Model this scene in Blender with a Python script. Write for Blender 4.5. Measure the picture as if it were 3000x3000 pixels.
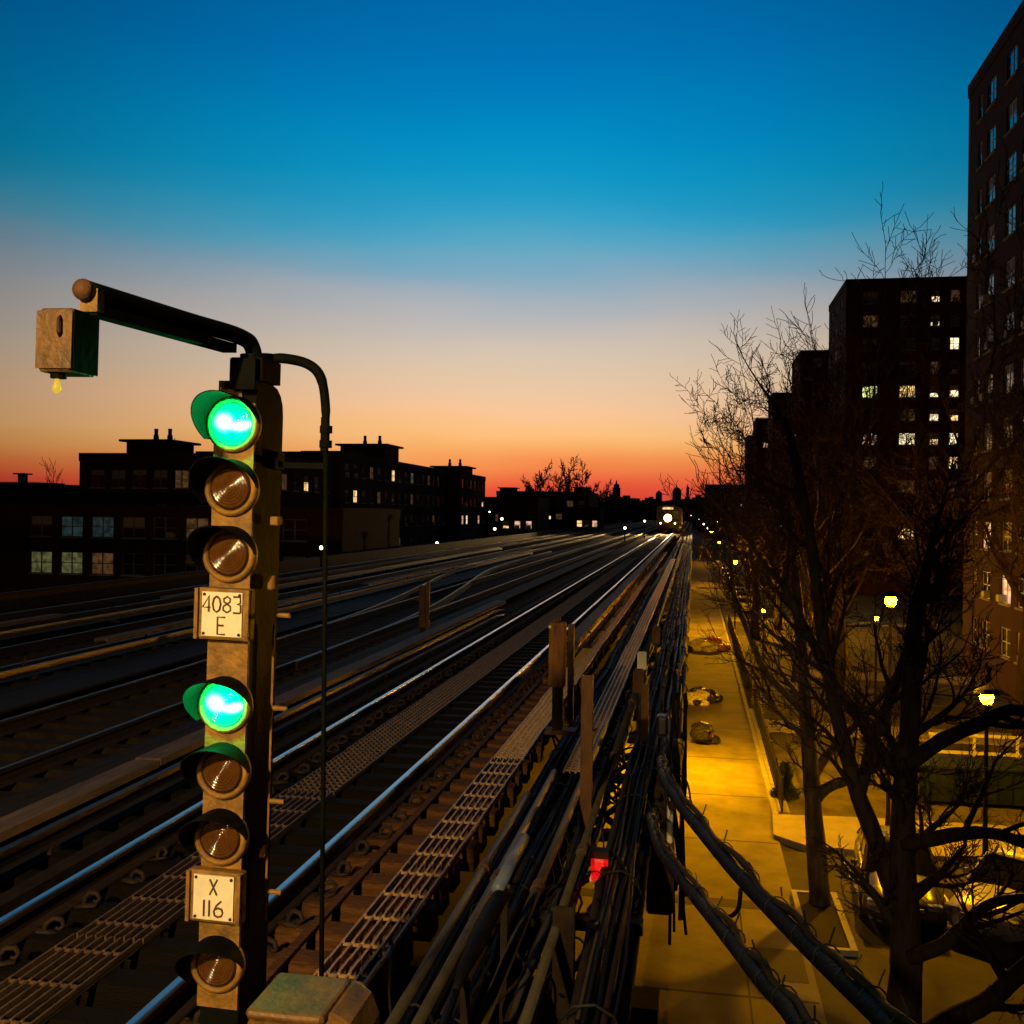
import bpy, math, random
from mathutils import Vector, Matrix, noise
R = math.radians
for o in list(bpy.data.objects): bpy.data.objects.remove(o)
SC = bpy.context.scene
COL = SC.collection
G = -6.5                       # street level; the rail tops are z = 0
rnd = random.Random(7)

def srgb(r, g, b, k=1.0):
    f = lambda c: (c/255/12.92 if c <= 10 else ((c/255+.055)/1.055)**2.4)*k
    return (f(r), f(g), f(b), 1)

# ------------------------------------------------------------------ camera
cam = bpy.data.cameras.new('camera'); cam.lens = 36; cam.sensor_width = 36; cam.clip_start = .05; cam.clip_end = 6000
co = bpy.data.objects.new('camera', cam); COL.objects.link(co)
co.matrix_world = Matrix.Translation((0, 0, 2.5)) @ Matrix.Rotation(math.atan(532/3000), 4, 'Z') @ Matrix.Rotation(R(90), 4, 'X') @ Matrix.Rotation(R(.7), 4, 'Z')
SC.camera = co

# ------------------------------------------------------------------ dusk sky
W = bpy.data.worlds.new('World'); SC.world = W; W.use_nodes = True
nt = W.node_tree; N = nt.nodes; L = nt.links; N.clear()
out = N.new('ShaderNodeOutputWorld'); bg = N.new('ShaderNodeBackground'); tc = N.new('ShaderNodeTexCoord')
sep = N.new('ShaderNodeSeparateXYZ'); L.new(tc.outputs['Generated'], sep.inputs[0])
nz = N.new('ShaderNodeTexNoise'); nz.inputs['Scale'].default_value = 3.0; nz.inputs['Detail'].default_value = 3
stretch = N.new('ShaderNodeMapping'); stretch.inputs['Scale'].default_value = (1, 1, 5); L.new(tc.outputs['Generated'], stretch.inputs[0]); L.new(stretch.outputs[0], nz.inputs['Vector'])
nm = N.new('ShaderNodeMath'); nm.operation = 'MULTIPLY_ADD'; nm.inputs[1].default_value = .04; L.new(nz.outputs[0], nm.inputs[0]); 
sub = N.new('ShaderNodeMath'); sub.operation = 'SUBTRACT'; sub.inputs[1].default_value = .02; L.new(sep.outputs['Z'], sub.inputs[0]); L.new(sub.outputs[0], nm.inputs[2])
ramp = N.new('ShaderNodeValToRGB'); L.new(nm.outputs[0], ramp.inputs[0])
fall = lambda z: .04+.96*max(0, math.sqrt(1-z*z)*.998+.06*z)**6.2      # the fade away from the afterglow, taken out of the colours seen straight ahead
stops = [(z, tuple(c/fall(z) for c in srgb(*k)[:3])+(1,)) for z, k in [(0.0, (178, 44, 40)), (.022, (233, 84, 58)), (.033, (240, 114, 66)), (.045, (246, 142, 78)), (.058, (251, 171, 97)), (.076, (255, 194, 126)),
         (.10, (250, 199, 154)), (.125, (233, 200, 166)), (.15, (218, 198, 176)), (.175, (200, 190, 182)), (.2, (174, 180, 187)), (.224, (135, 171, 192)), (.247, (96, 168, 197)), (.268, (58, 162, 200)),
         (.285, (34, 156, 200)), (.305, (14, 151, 199)), (.335, (3, 142, 197)), (.37, (0, 129, 190)), (.41, (0, 114, 180)), (.448, (0, 105, 168))]]
stops += [(.6, (0, .04, .125, 1)), (.78, (0, .014, .05, 1)), (1.0, (.0, .006, .022, 1))]
er = ramp.color_ramp.elements
er[0].position, er[0].color = stops[0]; er[1].position, er[1].color = stops[-1]
for p, c in stops[1:-1]:
    e = er.new(p); e.color = c
# the afterglow is brightest round the point where the sun went down and fades towards the opposite horizon
dot = N.new('ShaderNodeVectorMath'); dot.operation = 'DOT_PRODUCT'; dot.inputs[1].default_value = (-.16, .985, .06)
L.new(tc.outputs['Generated'], dot.inputs[0])
mx = N.new('ShaderNodeMath'); mx.operation = 'MAXIMUM'; mx.inputs[1].default_value = 0; L.new(dot.outputs['Value'], mx.inputs[0])
pw = N.new('ShaderNodeMath'); pw.operation = 'POWER'; pw.inputs[1].default_value = 6.2; L.new(mx.outputs[0], pw.inputs[0])
ma = N.new('ShaderNodeMath'); ma.operation = 'MULTIPLY_ADD'; ma.inputs[1].default_value = .96; ma.inputs[2].default_value = .04; L.new(pw.outputs[0], ma.inputs[0])
L.new(ramp.outputs[0], bg.inputs['Color']); L.new(ma.outputs[0], bg.inputs['Strength']); L.new(bg.outputs[0], out.inputs[0])

# last light of the set sun
sd = bpy.data.lights.new('sun', 'SUN'); sd.energy = .04; sd.angle = R(12); sd.color = (1, .5, .25)
so = bpy.data.objects.new('sun', sd); COL.objects.link(so); so.rotation_euler = Vector((.16, -.985, -.03)).to_track_quat('-Z', 'Y').to_euler()

SC.view_settings.view_transform = 'Standard'; SC.view_settings.look = 'None'; SC.view_settings.exposure = 0; SC.view_settings.gamma = 1
SC.render.engine = 'CYCLES'
SC.cycles.use_denoising = True
SC.cycles.max_bounces = 6; SC.cycles.diffuse_bounces = 2; SC.cycles.glossy_bounces = 3; SC.cycles.transmission_bounces = 4
SC.cycles.sample_clamp_indirect = 4

# ------------------------------------------------------------------ helpers
class MB:
    def __init__(s): s.v = []; s.f = []
    def box(s, c, d, rz=0, rx=0):
        n = len(s.v); cx, cy, cz = c; a, b, e = d[0]/2, d[1]/2, d[2]/2
        cr, sr = math.cos(rz), math.sin(rz); cq, sq = math.cos(rx), math.sin(rx)
        for x, y, z in ((-a,-b,-e),(a,-b,-e),(a,b,-e),(-a,b,-e),(-a,-b,e),(a,-b,e),(a,b,e),(-a,b,e)):
            y, z = y*cq-z*sq, y*sq+z*cq
            s.v.append((cx+x*cr-y*sr, cy+x*sr+y*cr, cz+z))
        for q in ((0,3,2,1),(4,5,6,7),(0,1,5,4),(1,2,6,5),(2,3,7,6),(3,0,4,7)): s.f.append(tuple(n+i for i in q))
        return s
    def b2(s, x0, x1, y0, y1, z0, z1): return s.box(((x0+x1)/2, (y0+y1)/2, (z0+z1)/2), (x1-x0, y1-y0, z1-z0))
    def cbox(s, c, d, ch):                                    # box with chamfered vertical edges and a chamfered top
        cx, cy, cz = c; a, b, e = d[0]/2, d[1]/2, d[2]/2
        def ring(k, z): return [(cx+x, cy+y, cz+z) for x, y in ((-a+ch+k*0,-b+k),(a-ch,-b+k),(a-k,-b+ch),(a-k,b-ch),(a-ch,b-k),(-a+ch,b-k),(-a+k,b-ch),(-a+k,-b+ch))]
        return s.loft([ring(ch*.6, -e), ring(0, -e+ch), ring(0, e-ch), ring(ch*.3, e-ch*.3), ring(ch*.9, e)], True, True)
    def loft(s, rings, cap0=False, cap1=False):
        n = len(s.v); m = len(rings[0])
        for r in rings: s.v.extend(r)
        for i in range(len(rings)-1):
            for j in range(m):
                k = (j+1) % m
                s.f.append((n+i*m+j, n+i*m+k, n+(i+1)*m+k, n+(i+1)*m+j))
        if cap0: s.f.append(tuple(n+j for j in reversed(range(m))))
        if cap1: s.f.append(tuple(n+(len(rings)-1)*m+j for j in range(m)))
        return s
    def tube(s, pts, r, sides=8, caps=True):
        pts = [Vector(p) for p in pts]; k = len(pts)
        if not hasattr(r, '__len__'): r = [r]*k
        rings = []; prev = None
        for i, p in enumerate(pts):
            t = (pts[min(i+1, k-1)]-pts[max(i-1, 0)])
            t = t.normalized() if t.length > 1e-9 else Vector((0, 0, 1))
            if prev is None:
                a = Vector((0, 0, 1)) if abs(t.z) < .9 else Vector((1, 0, 0))
                u = t.cross(a).normalized()
            else:
                u = prev-t*prev.dot(t)
                u = u.normalized() if u.length > 1e-6 else t.orthogonal().normalized()
            prev = u; w = t.cross(u)
            rings.append([tuple(p+(u*math.cos(2*math.pi*j/sides)+w*math.sin(2*math.pi*j/sides))*r[i]) for j in range(sides)])
        return s.loft(rings, caps, caps)
    def cyl(s, c, r, h, sides=16, axis='Z', r2=None):
        a = {'X': Vector((1,0,0)), 'Y': Vector((0,1,0)), 'Z': Vector((0,0,1))}[axis]*h/2; c = Vector(c)
        return s.tube([c-a, c+a], [r, r if r2 is None else r2], sides)
    def lathe(s, c, prof, sides=28, axis='Y'):                # prof: (radius, offset along axis)
        rings = []
        for r, h in prof:
            ring = []
            for j in range(sides):
                a = 2*math.pi*j/sides; x, y = r*math.cos(a), r*math.sin(a)
                ring.append((c[0]+x, c[1]+h, c[2]+y) if axis == 'Y' else (c[0]+x, c[1]+y, c[2]+h))
            rings.append(ring)
        return s.loft(rings, True, True)
    def poly(s, pts, z0, z1):
        n = len(s.v); m = len(pts)
        s.v += [(x, y, z0) for x, y in pts]+[(x, y, z1) for x, y in pts]
        s.f.append(tuple(n+m+i for i in range(m))); s.f.append(tuple(n+i for i in reversed(range(m))))
        for i in range(m): k = (i+1) % m; s.f.append((n+i, n+k, n+m+k, n+m+i))
        return s
    def quad(s, a, b, c, d):
        n = len(s.v); s.v += [tuple(a), tuple(b), tuple(c), tuple(d)]; s.f.append((n, n+1, n+2, n+3)); return s
    def mesh(s, name, mat, smooth=False):
        me = bpy.data.meshes.new(name); me.from_pydata(s.v, [], s.f)
        if mat: me.materials.append(mat)
        if smooth: me.polygons.foreach_set('use_smooth', [True]*len(me.polygons))
        return me
    def build(s, name, mat, parent=None, smooth=False, loc=None):
        return link(name, s.mesh(name, mat, smooth), parent, loc)

def link(name, me, parent=None, loc=None, rot=None):
    o = bpy.data.objects.new(name, me); COL.objects.link(o)
    if parent: o.parent = parent
    if loc is not None: o.location = loc
    if rot is not None: o.rotation_euler = rot
    return o
def tag(o, label=None, cat=None, group=None, kind=None):
    for k, v in (('label', label), ('category', cat), ('group', group), ('kind', kind)):
        if v: o[k] = v
    return o
def empty(name, loc, label, cat, group=None, rz=0):
    o = bpy.data.objects.new(name, None); COL.objects.link(o); o.location = loc; o.rotation_euler = (0, 0, rz); o.empty_display_size = .2
    return tag(o, label, cat, group)
def copy_tree(o, parent=None):
    c = o.copy(); COL.objects.link(c); c.parent = parent
    for ch in KIDS.get(o.name, o.children): copy_tree(ch, c)
    return c
KIDS = {}
def freeze(o):                                            # remember a prototype's children once
    for x in [o]+list(o.children_recursive): KIDS[x.name] = list(x.children)
def lamp(name, loc, power, color, radius=.1, parent=None, kind='POINT', spot=None, aim=None):
    d = bpy.data.lights.new(name, kind); d.energy = power; d.color = color; d.shadow_soft_size = radius
    if kind == 'SPOT': d.spot_size = spot; d.spot_blend = .5
    o = bpy.data.objects.new(name, d); COL.objects.link(o); o.location = loc
    if aim is not None: o.rotation_euler = Vector(aim).to_track_quat('-Z', 'Y').to_euler()
    if parent: o.parent = parent
    return o

def mat(name, col, rough=.8, metal=0, var=.35, scale=6, bump=.0, bscale=40, col2=None, spec=.5, coords='Object', stretch=None):
    m = bpy.data.materials.new(name); m.use_nodes = True; t = m.node_tree; n = t.nodes; l = t.links
    b = n['Principled BSDF']; b.inputs['Roughness'].default_value = rough; b.inputs['Metallic'].default_value = metal
    b.inputs['Specular IOR Level'].default_value = spec
    c = col if len(col) == 4 else (*col, 1)
    if var > 0:
        tx = n.new('ShaderNodeTexCoord'); mp = n.new('ShaderNodeMapping'); l.new(tx.outputs[coords], mp.inputs[0])
        if stretch: mp.inputs['Scale'].default_value = stretch
        ns = n.new('ShaderNodeTexNoise'); ns.inputs['Scale'].default_value = scale; ns.inputs['Detail'].default_value = 6; ns.inputs['Roughness'].default_value = .65
        l.new(mp.outputs[0], ns.inputs['Vector'])
        rp = n.new('ShaderNodeValToRGB'); l.new(ns.outputs[0], rp.inputs[0])
        lo = col2 if col2 else tuple(x*(1-var) for x in c[:3]); hi = tuple(min(1, x*(1+var)) for x in c[:3])
        rp.color_ramp.elements[0].position = .3; rp.color_ramp.elements[0].color = (*lo[:3], 1)
        rp.color_ramp.elements[1].position = .7; rp.color_ramp.elements[1].color = (*hi, 1)
        l.new(rp.outputs[0], b.inputs['Base Color'])
        rr = n.new('ShaderNodeMapRange'); rr.inputs['To Min'].default_value = max(.02, rough-.12); rr.inputs['To Max'].default_value = min(1, rough+.12)
        l.new(ns.outputs[0], rr.inputs['Value']); l.new(rr.outputs[0], b.inputs['Roughness'])
        if bump:
            n2 = n.new('ShaderNodeTexNoise'); n2.inputs['Scale'].default_value = bscale; n2.inputs['Detail'].default_value = 4; l.new(mp.outputs[0], n2.inputs['Vector'])
            bp = n.new('ShaderNodeBump'); bp.inputs['Strength'].default_value = bump; bp.inputs['Distance'].default_value = .02; l.new(n2.outputs[0], bp.inputs['Height']); l.new(bp.outputs[0], b.inputs['Normal'])
    else:
        b.inputs['Base Color'].default_value = c
    return m
def emit(name, col, s, var=0, scale=3):
    m = bpy.data.materials.new(name); m.use_nodes = True; t = m.node_tree; n = t.nodes; l = t.links
    b = n['Principled BSDF']; b.inputs['Base Color'].default_value = (.02, .02, .02, 1)
    b.inputs['Emission Color'].default_value = (*col, 1); b.inputs['Emission Strength'].default_value = s
    if var:
        tx = n.new('ShaderNodeTexCoord'); oi = n.new('ShaderNodeObjectInfo'); ad = n.new('ShaderNodeVectorMath'); ad.operation = 'MULTIPLY_ADD'
        l.new(oi.outputs['Random'], ad.inputs[0]); ad.inputs[1].default_value = (37, 19, 53); l.new(tx.outputs['Object'], ad.inputs[2])
        ns = n.new('ShaderNodeTexNoise'); ns.inputs['Scale'].default_value = scale; ns.inputs['Detail'].default_value = 2; l.new(ad.outputs[0], ns.inputs['Vector'])
        mr = n.new('ShaderNodeMapRange'); mr.inputs['From Min'].default_value = .35; mr.inputs['From Max'].default_value = .65
        mr.inputs['To Min'].default_value = s*(1-var); mr.inputs['To Max'].default_value = s*(1+var*.5); l.new(ns.outputs[0], mr.inputs['Value']); l.new(mr.outputs[0], b.inputs['Emission Strength'])
    return m

SODIUM = (1, .41, .0); WARM = (1, .66, .27)
M = {}
M['earth'] = mat('earth', (.03, .026, .016), .95, var=.5, scale=.3, spec=.12)
M['lawn'] = mat('lawn', (.085, .07, .025), .95, var=.6, scale=.9, bump=.6, bscale=8, col2=(.035, .04, .012), spec=.12)
M['concrete'] = mat('road_concrete', (.19, .17, .14), .85, var=.42, scale=.55, bump=.25, bscale=12, spec=.12)
M['concrete_pale'] = mat('pale_concrete', (.30, .27, .21), .85, var=.2, scale=1.4, bump=.2, bscale=14)
M['asphalt'] = mat('asphalt', (.055, .05, .045), .8, var=.35, scale=1.2, bump=.5, bscale=30, spec=.12)
M['kerb'] = mat('kerb_stone', (.3, .28, .24), .85, var=.25, scale=3)
M['timber'] = mat('tie_timber', (.12, .052, .018), .85, var=.55, scale=5, bump=.6, bscale=18, stretch=(1, 6, 6), spec=.12)
M['timber_dark'] = mat('old_timber', (.025, .017, .011), .9, var=.5, scale=5, bump=.5, bscale=20, spec=.12)
M['board'] = mat('walkway_board', (.03, .021, .01), .8, var=.45, scale=3, bump=.3, spec=.12)
M['ballast'] = mat('deck_dirt', (.008, .007, .0045), .95, var=.5, scale=2.5, bump=.8, bscale=25, spec=.12)
M['rail_head'] = mat('worn_rail_head', (.80, .76, .70), .30, 1, var=.12, scale=8, stretch=(1, .2, 1))
M['rail_rust'] = mat('rusty_rail', (.035, .018, .009), .75, .3, var=.45, scale=14)
M['rail_dull'] = mat('dull_rail_head', (.11, .085, .06), .5, .9, var=.3, scale=5, stretch=(1, .2, 1))
M['steel_dark'] = mat('dark_painted_steel', (.025, .018, .012), .7, .1, var=.5, scale=7, bump=.2, spec=.12)
M['steel_rust'] = mat('rust_streaked_steel', (.11, .045, .012), .75, .1, var=.6, scale=5, bump=.4, bscale=25, stretch=(2, 2, .6))
M['rust_lamplit'] = mat('lamplit_orange_rust', (.26, .105, .02), .8, 0, var=.6, scale=4, bump=.4, col2=(.06, .028, .01), stretch=(2, 2, .5))  # brighter rust for the cabinet, its lamplit orange patches put into the colour
M['grating'] = mat('galvanised_grating', (.46, .27, .08), .5, .15, var=.35, scale=12)
M['cover'] = mat('weathered_cover_board', (.15, .10, .07), .7, var=.45, scale=3, bump=.3, stretch=(4, .8, 4), spec=.12)
M['cable'] = mat('black_cable_rubber', (.006, .005, .004), .62, var=.5, scale=9, bump=.3, spec=.12)
M['cable_brown'] = mat('dusty_brown_cable', (.032, .02, .009), .75, var=.5, scale=9, spec=.12)
M['cable_ochre'] = mat('ochre_cable', (.06, .042, .012), .75, var=.4, scale=7)
M['pipe_grey'] = mat('grey_conduit', (.055, .045, .024), .65, .1, var=.4, scale=6)
M['pipe_blue'] = mat('blue_grey_pipe', (.13, .17, .26), .6, .2, var=.3, scale=6)
M['signal_paint'] = mat('ochre_signal_paint', (.27, .13, .011), .62, var=.3, scale=16, bump=.3, bscale=60, col2=(.11, .06, .009))
M['signal_black'] = mat('black_signal_paint', (.005, .006, .004), .65, var=.4, scale=10, bump=.15, spec=.03)
M['plate_white'] = mat('enamel_number_plate', (.82, .74, .52), .4, var=.1, scale=12)
M['letter'] = mat('plate_lettering', (.085, .04, .01), .6, var=.2)
M['case'] = mat('worn_case_paint', (.14, .062, .010), .55, 0, var=.5, scale=10, bump=.3, col2=(.05, .026, .006))
M['brick'] = mat('dark_red_brick', (.055, .02, .011), .9, var=.3, scale=.6, spec=.12)
M['brick2'] = mat('brown_brick', (.045, .027, .014), .9, var=.35, scale=.5, spec=.12)
M['roof'] = mat('roof_tar', (.03, .028, .025), .9, var=.3, spec=.12)
M['frame'] = mat('white_window_frame', (.5, .5, .48), .5, var=.1)
M['frame_dark'] = mat('dull_window_frame', (.16, .14, .12), .6, var=.2)
M['glass'] = mat('window_glass', (.02, .022, .025), .06, var=0, spec=.9)
M['bark'] = mat('bark', (.045, .032, .02), .95, var=.55, scale=3, bump=.9, bscale=9, stretch=(3, 3, .7), spec=.12)
M['bark_mid'] = mat('grey_brown_bark', (.13, .095, .05), .95, var=.6, scale=2.2, bump=.9, bscale=9, col2=(.035, .025, .015), stretch=(3, 3, .7), spec=.12)
M['bark_pale'] = mat('pale_mottled_bark', (.24, .19, .12), .9, var=.5, scale=2.5, bump=.4, col2=(.08, .065, .04), stretch=(2, 2, 1))
M['twig'] = mat('twig', (.045, .03, .018), .95, var=.3, scale=1, spec=.12)
M['twig_red'] = mat('reddish_twig', (.07, .035, .02), .95, var=.3, scale=1, spec=.12)
M['iron'] = mat('black_iron', (.02, .018, .015), .5, .3, var=.4)
M['shrub'] = mat('evergreen_needles', (.025, .035, .012), .9, var=.5, scale=9)
M['bag_white'] = mat('white_plastic_bag', (.75, .70, .60), .35, var=.2, scale=5, bump=.5, bscale=18)
M['bag_black'] = mat('black_plastic_bag', (.02, .02, .02), .3, var=.3, scale=5, bump=.5, bscale=18)
M['bag_orange'] = mat('orange_plastic_bag', (.5, .16, .05), .4, var=.3, scale=5, bump=.5, bscale=18)
M['paint_silver'] = mat('silver_car_paint', (.17, .165, .16), .25, .5, var=.06, scale=3)
M['paint_black'] = mat('black_car_paint', (.02, .02, .022), .15, .1, var=.1, scale=3)
M['paint_white'] = mat('white_car_paint', (.42, .42, .40), .25, 0, var=.05, scale=3)
M['car_glass'] = mat('car_glass', (.012, .013, .015), .05, var=0, spec=.8)
M['tyre'] = mat('tyre_rubber', (.015, .015, .015), .85, var=.2)
M['rim'] = mat('wheel_rim', (.4, .4, .4), .3, .9, var=.1)
M['chrome'] = mat('bright_trim', (.7, .7, .7), .12, 1, var=.05)
M['head_clear'] = mat('headlamp_lens', (.55, .55, .55), .08, .5, var=.1, scale=20)
M['green_metal'] = mat('dark_green_sheet_metal', (.008, .018, .006), .55, .2, var=.4, scale=3)
M['white_paint'] = mat('white_line_paint', (.6, .58, .52), .8, var=.3, scale=5)
M['train_steel'] = mat('train_stainless', (.02, .018, .016), .6, .3, var=.15)
M['lit_warm'] = emit('lit_window_warm', (1, .62, .22), 1.25, .55, 2.2)
M['lit_pale'] = emit('lit_window_pale', (1, .80, .45), 1.6, .5, 2.2)
M['lit_green'] = emit('lit_window_green', (.85, .9, .30), 1.1, .4, 2.2)
M['lit_dim'] = emit('lit_window_dim', (.8, .38, .14), .08, .6, 3)
M['lit_pink'] = emit('lit_window_pink', (1, .55, .35), .8, .6, 2.2)
M['lit_cool'] = emit('lit_window_cool', (.35, .75, .75), .032, .6, 2.2)
M['lit_olive'] = emit('lit_window_olive', (.75, .75, .28), .10, .6, 2.2)
M['sodium_globe'] = emit('sodium_lamp_glass', (1, .66, .25), 30)
def globe_glass(power, color, rg):
    k = power/(4*math.pi*math.pi*rg*rg)
    return emit('lamp_glass_%d' % power, (color[0], color[1], max(color[2], .55/k)), k)
M['white_globe'] = emit('white_lamp_glass', (1, .74, .38), 160)
M['dot_lamp'] = emit('far_lamp_glass', (1, .82, .55), 9)
M['headlight'] = emit('train_headlight_glow', (1, .52, .10), 30)
M['red_lamp'] = emit('red_lantern_glass', (1, .004, .006), .8, .4, 45)
M['bulb'] = emit('yellow_bulb_glass', (1, .62, .04), .75)

# ------------------------------------------------------------------ ground, roads
tag(MB().b2(-1500, 1500, -200, 4000, G-.3, G-.06).build('ground', M['earth']), kind='structure')
tag(MB().b2(-4.2, 2.44, -20, 420, G-.06, G).build('service_road', M['concrete']), kind='structure')
for i, y in enumerate([12, 19.8, 27.2, 34.5, 41, 48.5, 57, 66, 75, 86, 98]):                # joints and patches laid into the road
    pass
tag(MB().b2(2.44, 30, -20, 28.3, G-.06, G+.004).build('parking_lot', M['asphalt']), kind='structure')
lawn = MB()
nx, ny = 34, 150
for j in range(ny+1):
    for i in range(nx+1):
        x = 2.75+i*(31-2.75)/nx; y = 31.6+j*(380-31.6)/ny
        lawn.v.append((x, y, G+.02+.06*noise.noise(Vector((x*.4, y*.4, 0)))+(.05 if 0 < i < nx else 0)))
for j in range(ny):
    for i in range(nx):
        a = j*(nx+1)+i; lawn.f.append((a, a+1, a+nx+2, a+nx+1))
tag(lawn.build('lawn', M['lawn'], smooth=True), kind='structure')
ap = MB().poly([(2.41, 31.3), (2.30, 29.32), (3.08, 28.54), (4.56, 28.40), (9.5, 28.40), (9.5, 31.6), (5.03, 31.55)], G-.06, G+.13).build('pavement', M['concrete_pale'])
tag(ap, kind='structure')
tag(MB().poly([(2.9, 43.4), (20, 42.4), (20, 44.6), (2.9, 45.6)], G-.02, G+.16).build('path', M['concrete_pale']), kind='structure')
tag(MB().poly([(6.5, 58.5), (26, 57), (26, 59.5), (6.5, 61)], G-.02, G+.16).build('path', M['concrete_pale']), kind='structure')
tag(MB().poly([(2.9, 88), (20, 87), (20, 89.5), (2.9, 90.5)], G-.02, G+.16).build('path', M['concrete_pale']), kind='structure')
k = MB()
k.b2(2.44, 2.6, 31.4, 380, G-.05, G+.12); tag(k.build('kerb', M['kerb']), kind='structure')
bed = MB().b2(2.5, 3.28, 21.95, 25.0, G, G+.09).build('tree_bed', M['earth']); tag(bed, kind='structure')
k = MB(); k.b2(2.38, 2.5, 21.83, 25.12, G, G+.12); k.b2(3.28, 3.42, 21.83, 25.12, G, G+.13); k.b2(2.5, 3.28, 21.83, 21.95, G, G+.121); k.b2(2.5, 3.28, 25.0, 25.12, G, G+.121)
tag(k.build('kerb', M['kerb']), kind='structure')
pl = MB()
for x in (4.0, 5.95, 8.5, 11): pl.box((x, 26.0, G+.008), (.1, 4.0, .006), rz=.02)
tag(pl.build('bay_marking', M['white_paint']), kind='structure')
pl = MB()
for y, d, w in ((9.5, .25, 6.4), (14.2, .06, 6.4), (19.6, .06, 6.4), (24.0, .5, 6.4), (28.9, .05, 6.4), (33.5, .05, 6.4), (38.6, .05, 6.4), (44, .05, 6.4), (53, .05, 6.4), (63, .08, 6.4), (76, .1, 6.4)):
    pl.b2(-4.0, -4.0+w, y, y+d, G+.001, G+.005)
pl.b2(1.12, 1.16, 9.8, 23.9, G+.0015, G+.0055); pl.b2(1.3, 2.3, 20.4, 21.9, G+.0015, G+.0055)
tag(pl.build('road_patches', M['asphalt']), kind='structure')

# ------------------------------------------------------------------ elevated railway
vi = empty('elevated_viaduct', (0, 0, 0), 'dark riveted steel viaduct carrying the railway tracks above the street', 'viaduct')
d = MB(); d.b2(-17.6, -5.12, -30, 420, -.50, -.345); d.build('track_deck', M['ballast'], vi)
for x in (-4.3, -2.45): MB().b2(x-.12, x+.12, -30, 420, -1.1, -.372).build('stringer', M['steel_dark'], vi)
def girder(x, z0, z1, w):
    g = MB(); g.b2(x-.012, x+.012, -30, 420, z0+.03, z1-.03); g.b2(x-w/2, x+w/2, -30, 420, z1-.03, z1); g.b2(x-w/2, x+w/2, -30, 420, z0, z0+.03)
    y = -5
    while y < 80: g.b2(x-w/2+.02, x+w/2-.02, y, y+.03, z0+.03, z1-.03); y += 1.6
    return g.build('girder', M['steel_dark'], vi)
girder(-1.62, -1.7, -.62, .3); girder(-.62, -1.6, -.75, .24); girder(-9.0, -1.7, -.51, .35); girder(-13, -1.7, -.51, .35); girder(-17.2, -1.7, -.51, .35)
cbm = MB().b2(-17.5, -.25, -.2, .2, -2.3, -1.72).mesh('cross_beam', M['steel_dark'])
y = 9.0
while y < 230:
    link('cross_beam', cbm, vi, (0, y, 0))
    for x in (-.55, -8.8, -17.0):
        link('column', bpy.data.meshes.get('column') or MB().b2(-.18, .18, -.18, .18, G, -2.31).mesh('column', M['steel_rust']), vi, (x, y+.4, 0))
    y += 15
brm = MB(); brm.b2(-1.5, -.33, -.03, .03, -.60, -.52); brm.b2(-1.5, -.33, -.06, .06, -.52, -.50); brm.tube([(-1.55, 0, -1.4), (-.38, 0, -.56)], .035, 4)
brm = brm.mesh('outrigger', M['steel_dark'])
for i in range(40): link('outrigger', brm, vi, (0, 3.4+i*2.1, 0))
lat = MB()
for i in range(14): 
    y0 = 2.4+i*2.1; s_ = 1 if i % 2 else -1
    lat.tube([(-1.55, y0, -.9), (-.62, y0+2.0, -.9)] if s_ > 0 else [(-.62, y0, -.9), (-1.55, y0+2.0, -.9)], .05, 4)
lat.build('lattice_bracing', M['steel_rust'], vi)

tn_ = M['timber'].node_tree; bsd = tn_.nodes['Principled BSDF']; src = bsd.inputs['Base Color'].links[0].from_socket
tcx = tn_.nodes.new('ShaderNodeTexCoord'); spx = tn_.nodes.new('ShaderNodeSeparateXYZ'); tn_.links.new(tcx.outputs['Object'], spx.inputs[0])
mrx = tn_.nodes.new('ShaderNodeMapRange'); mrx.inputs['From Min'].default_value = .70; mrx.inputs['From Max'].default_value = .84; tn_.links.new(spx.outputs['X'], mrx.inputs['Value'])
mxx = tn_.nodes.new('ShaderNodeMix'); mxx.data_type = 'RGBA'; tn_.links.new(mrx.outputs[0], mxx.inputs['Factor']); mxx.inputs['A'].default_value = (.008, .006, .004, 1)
tn_.links.new(src, mxx.inputs['B']); tn_.links.new(mxx.outputs['Result'], bsd.inputs['Base Color'])     # shade painted into the tie colour, from the left end to the right rail
# running rails ------------------------------------------------------
def rail_profile(mb, path, z=0, head=True):
    def sweep(sec):
        rings = []
        for i, p in enumerate(path):
            a = Vector(path[max(i-1, 0)]); b = Vector(path[min(i+1, len(path)-1)]); t = (b-a).normalized(); nrm = Vector((t.y, -t.x, 0))
            rings.append([(p[0]+nrm.x*sx, p[1]+nrm.y*sx, z+sz) for sx, sz in sec])
        return rings
    if head: mb.loft(sweep([(-.028, -.02), (.028, -.02), (.026, -.006), (.019, 0), (-.019, 0), (-.026, -.006)]), True, True)
    else: mb.loft(sweep([(-.07, -.165), (.07, -.165), (.065, -.15), (.012, -.13), (.012, -.05), (.036, -.04), (.036, -.012), (.029, -.0201), (-.029, -.0201), (-.036, -.012), (-.036, -.04), (-.012, -.05), (-.012, -.13), (-.065, -.15)]), True, True)
    return mb
def rail(path, parent, m='rail_head', z=0):
    r = rail_profile(MB(), path, z, False).build('rail', M['rail_rust'], parent)
    rail_profile(MB(), path, z, True).build('rail_head', M[m], r); return r
XT = [-3.375, -7.18, -11.25, -15.0]
tlab = ['near railway track with bright rails and a grating walkway between them', 'second railway track, beyond the cover boards beside the near track',
        'third railway track across the dark deck', 'farthest railway track beside the deck edge on the house side']
tr = []
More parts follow.
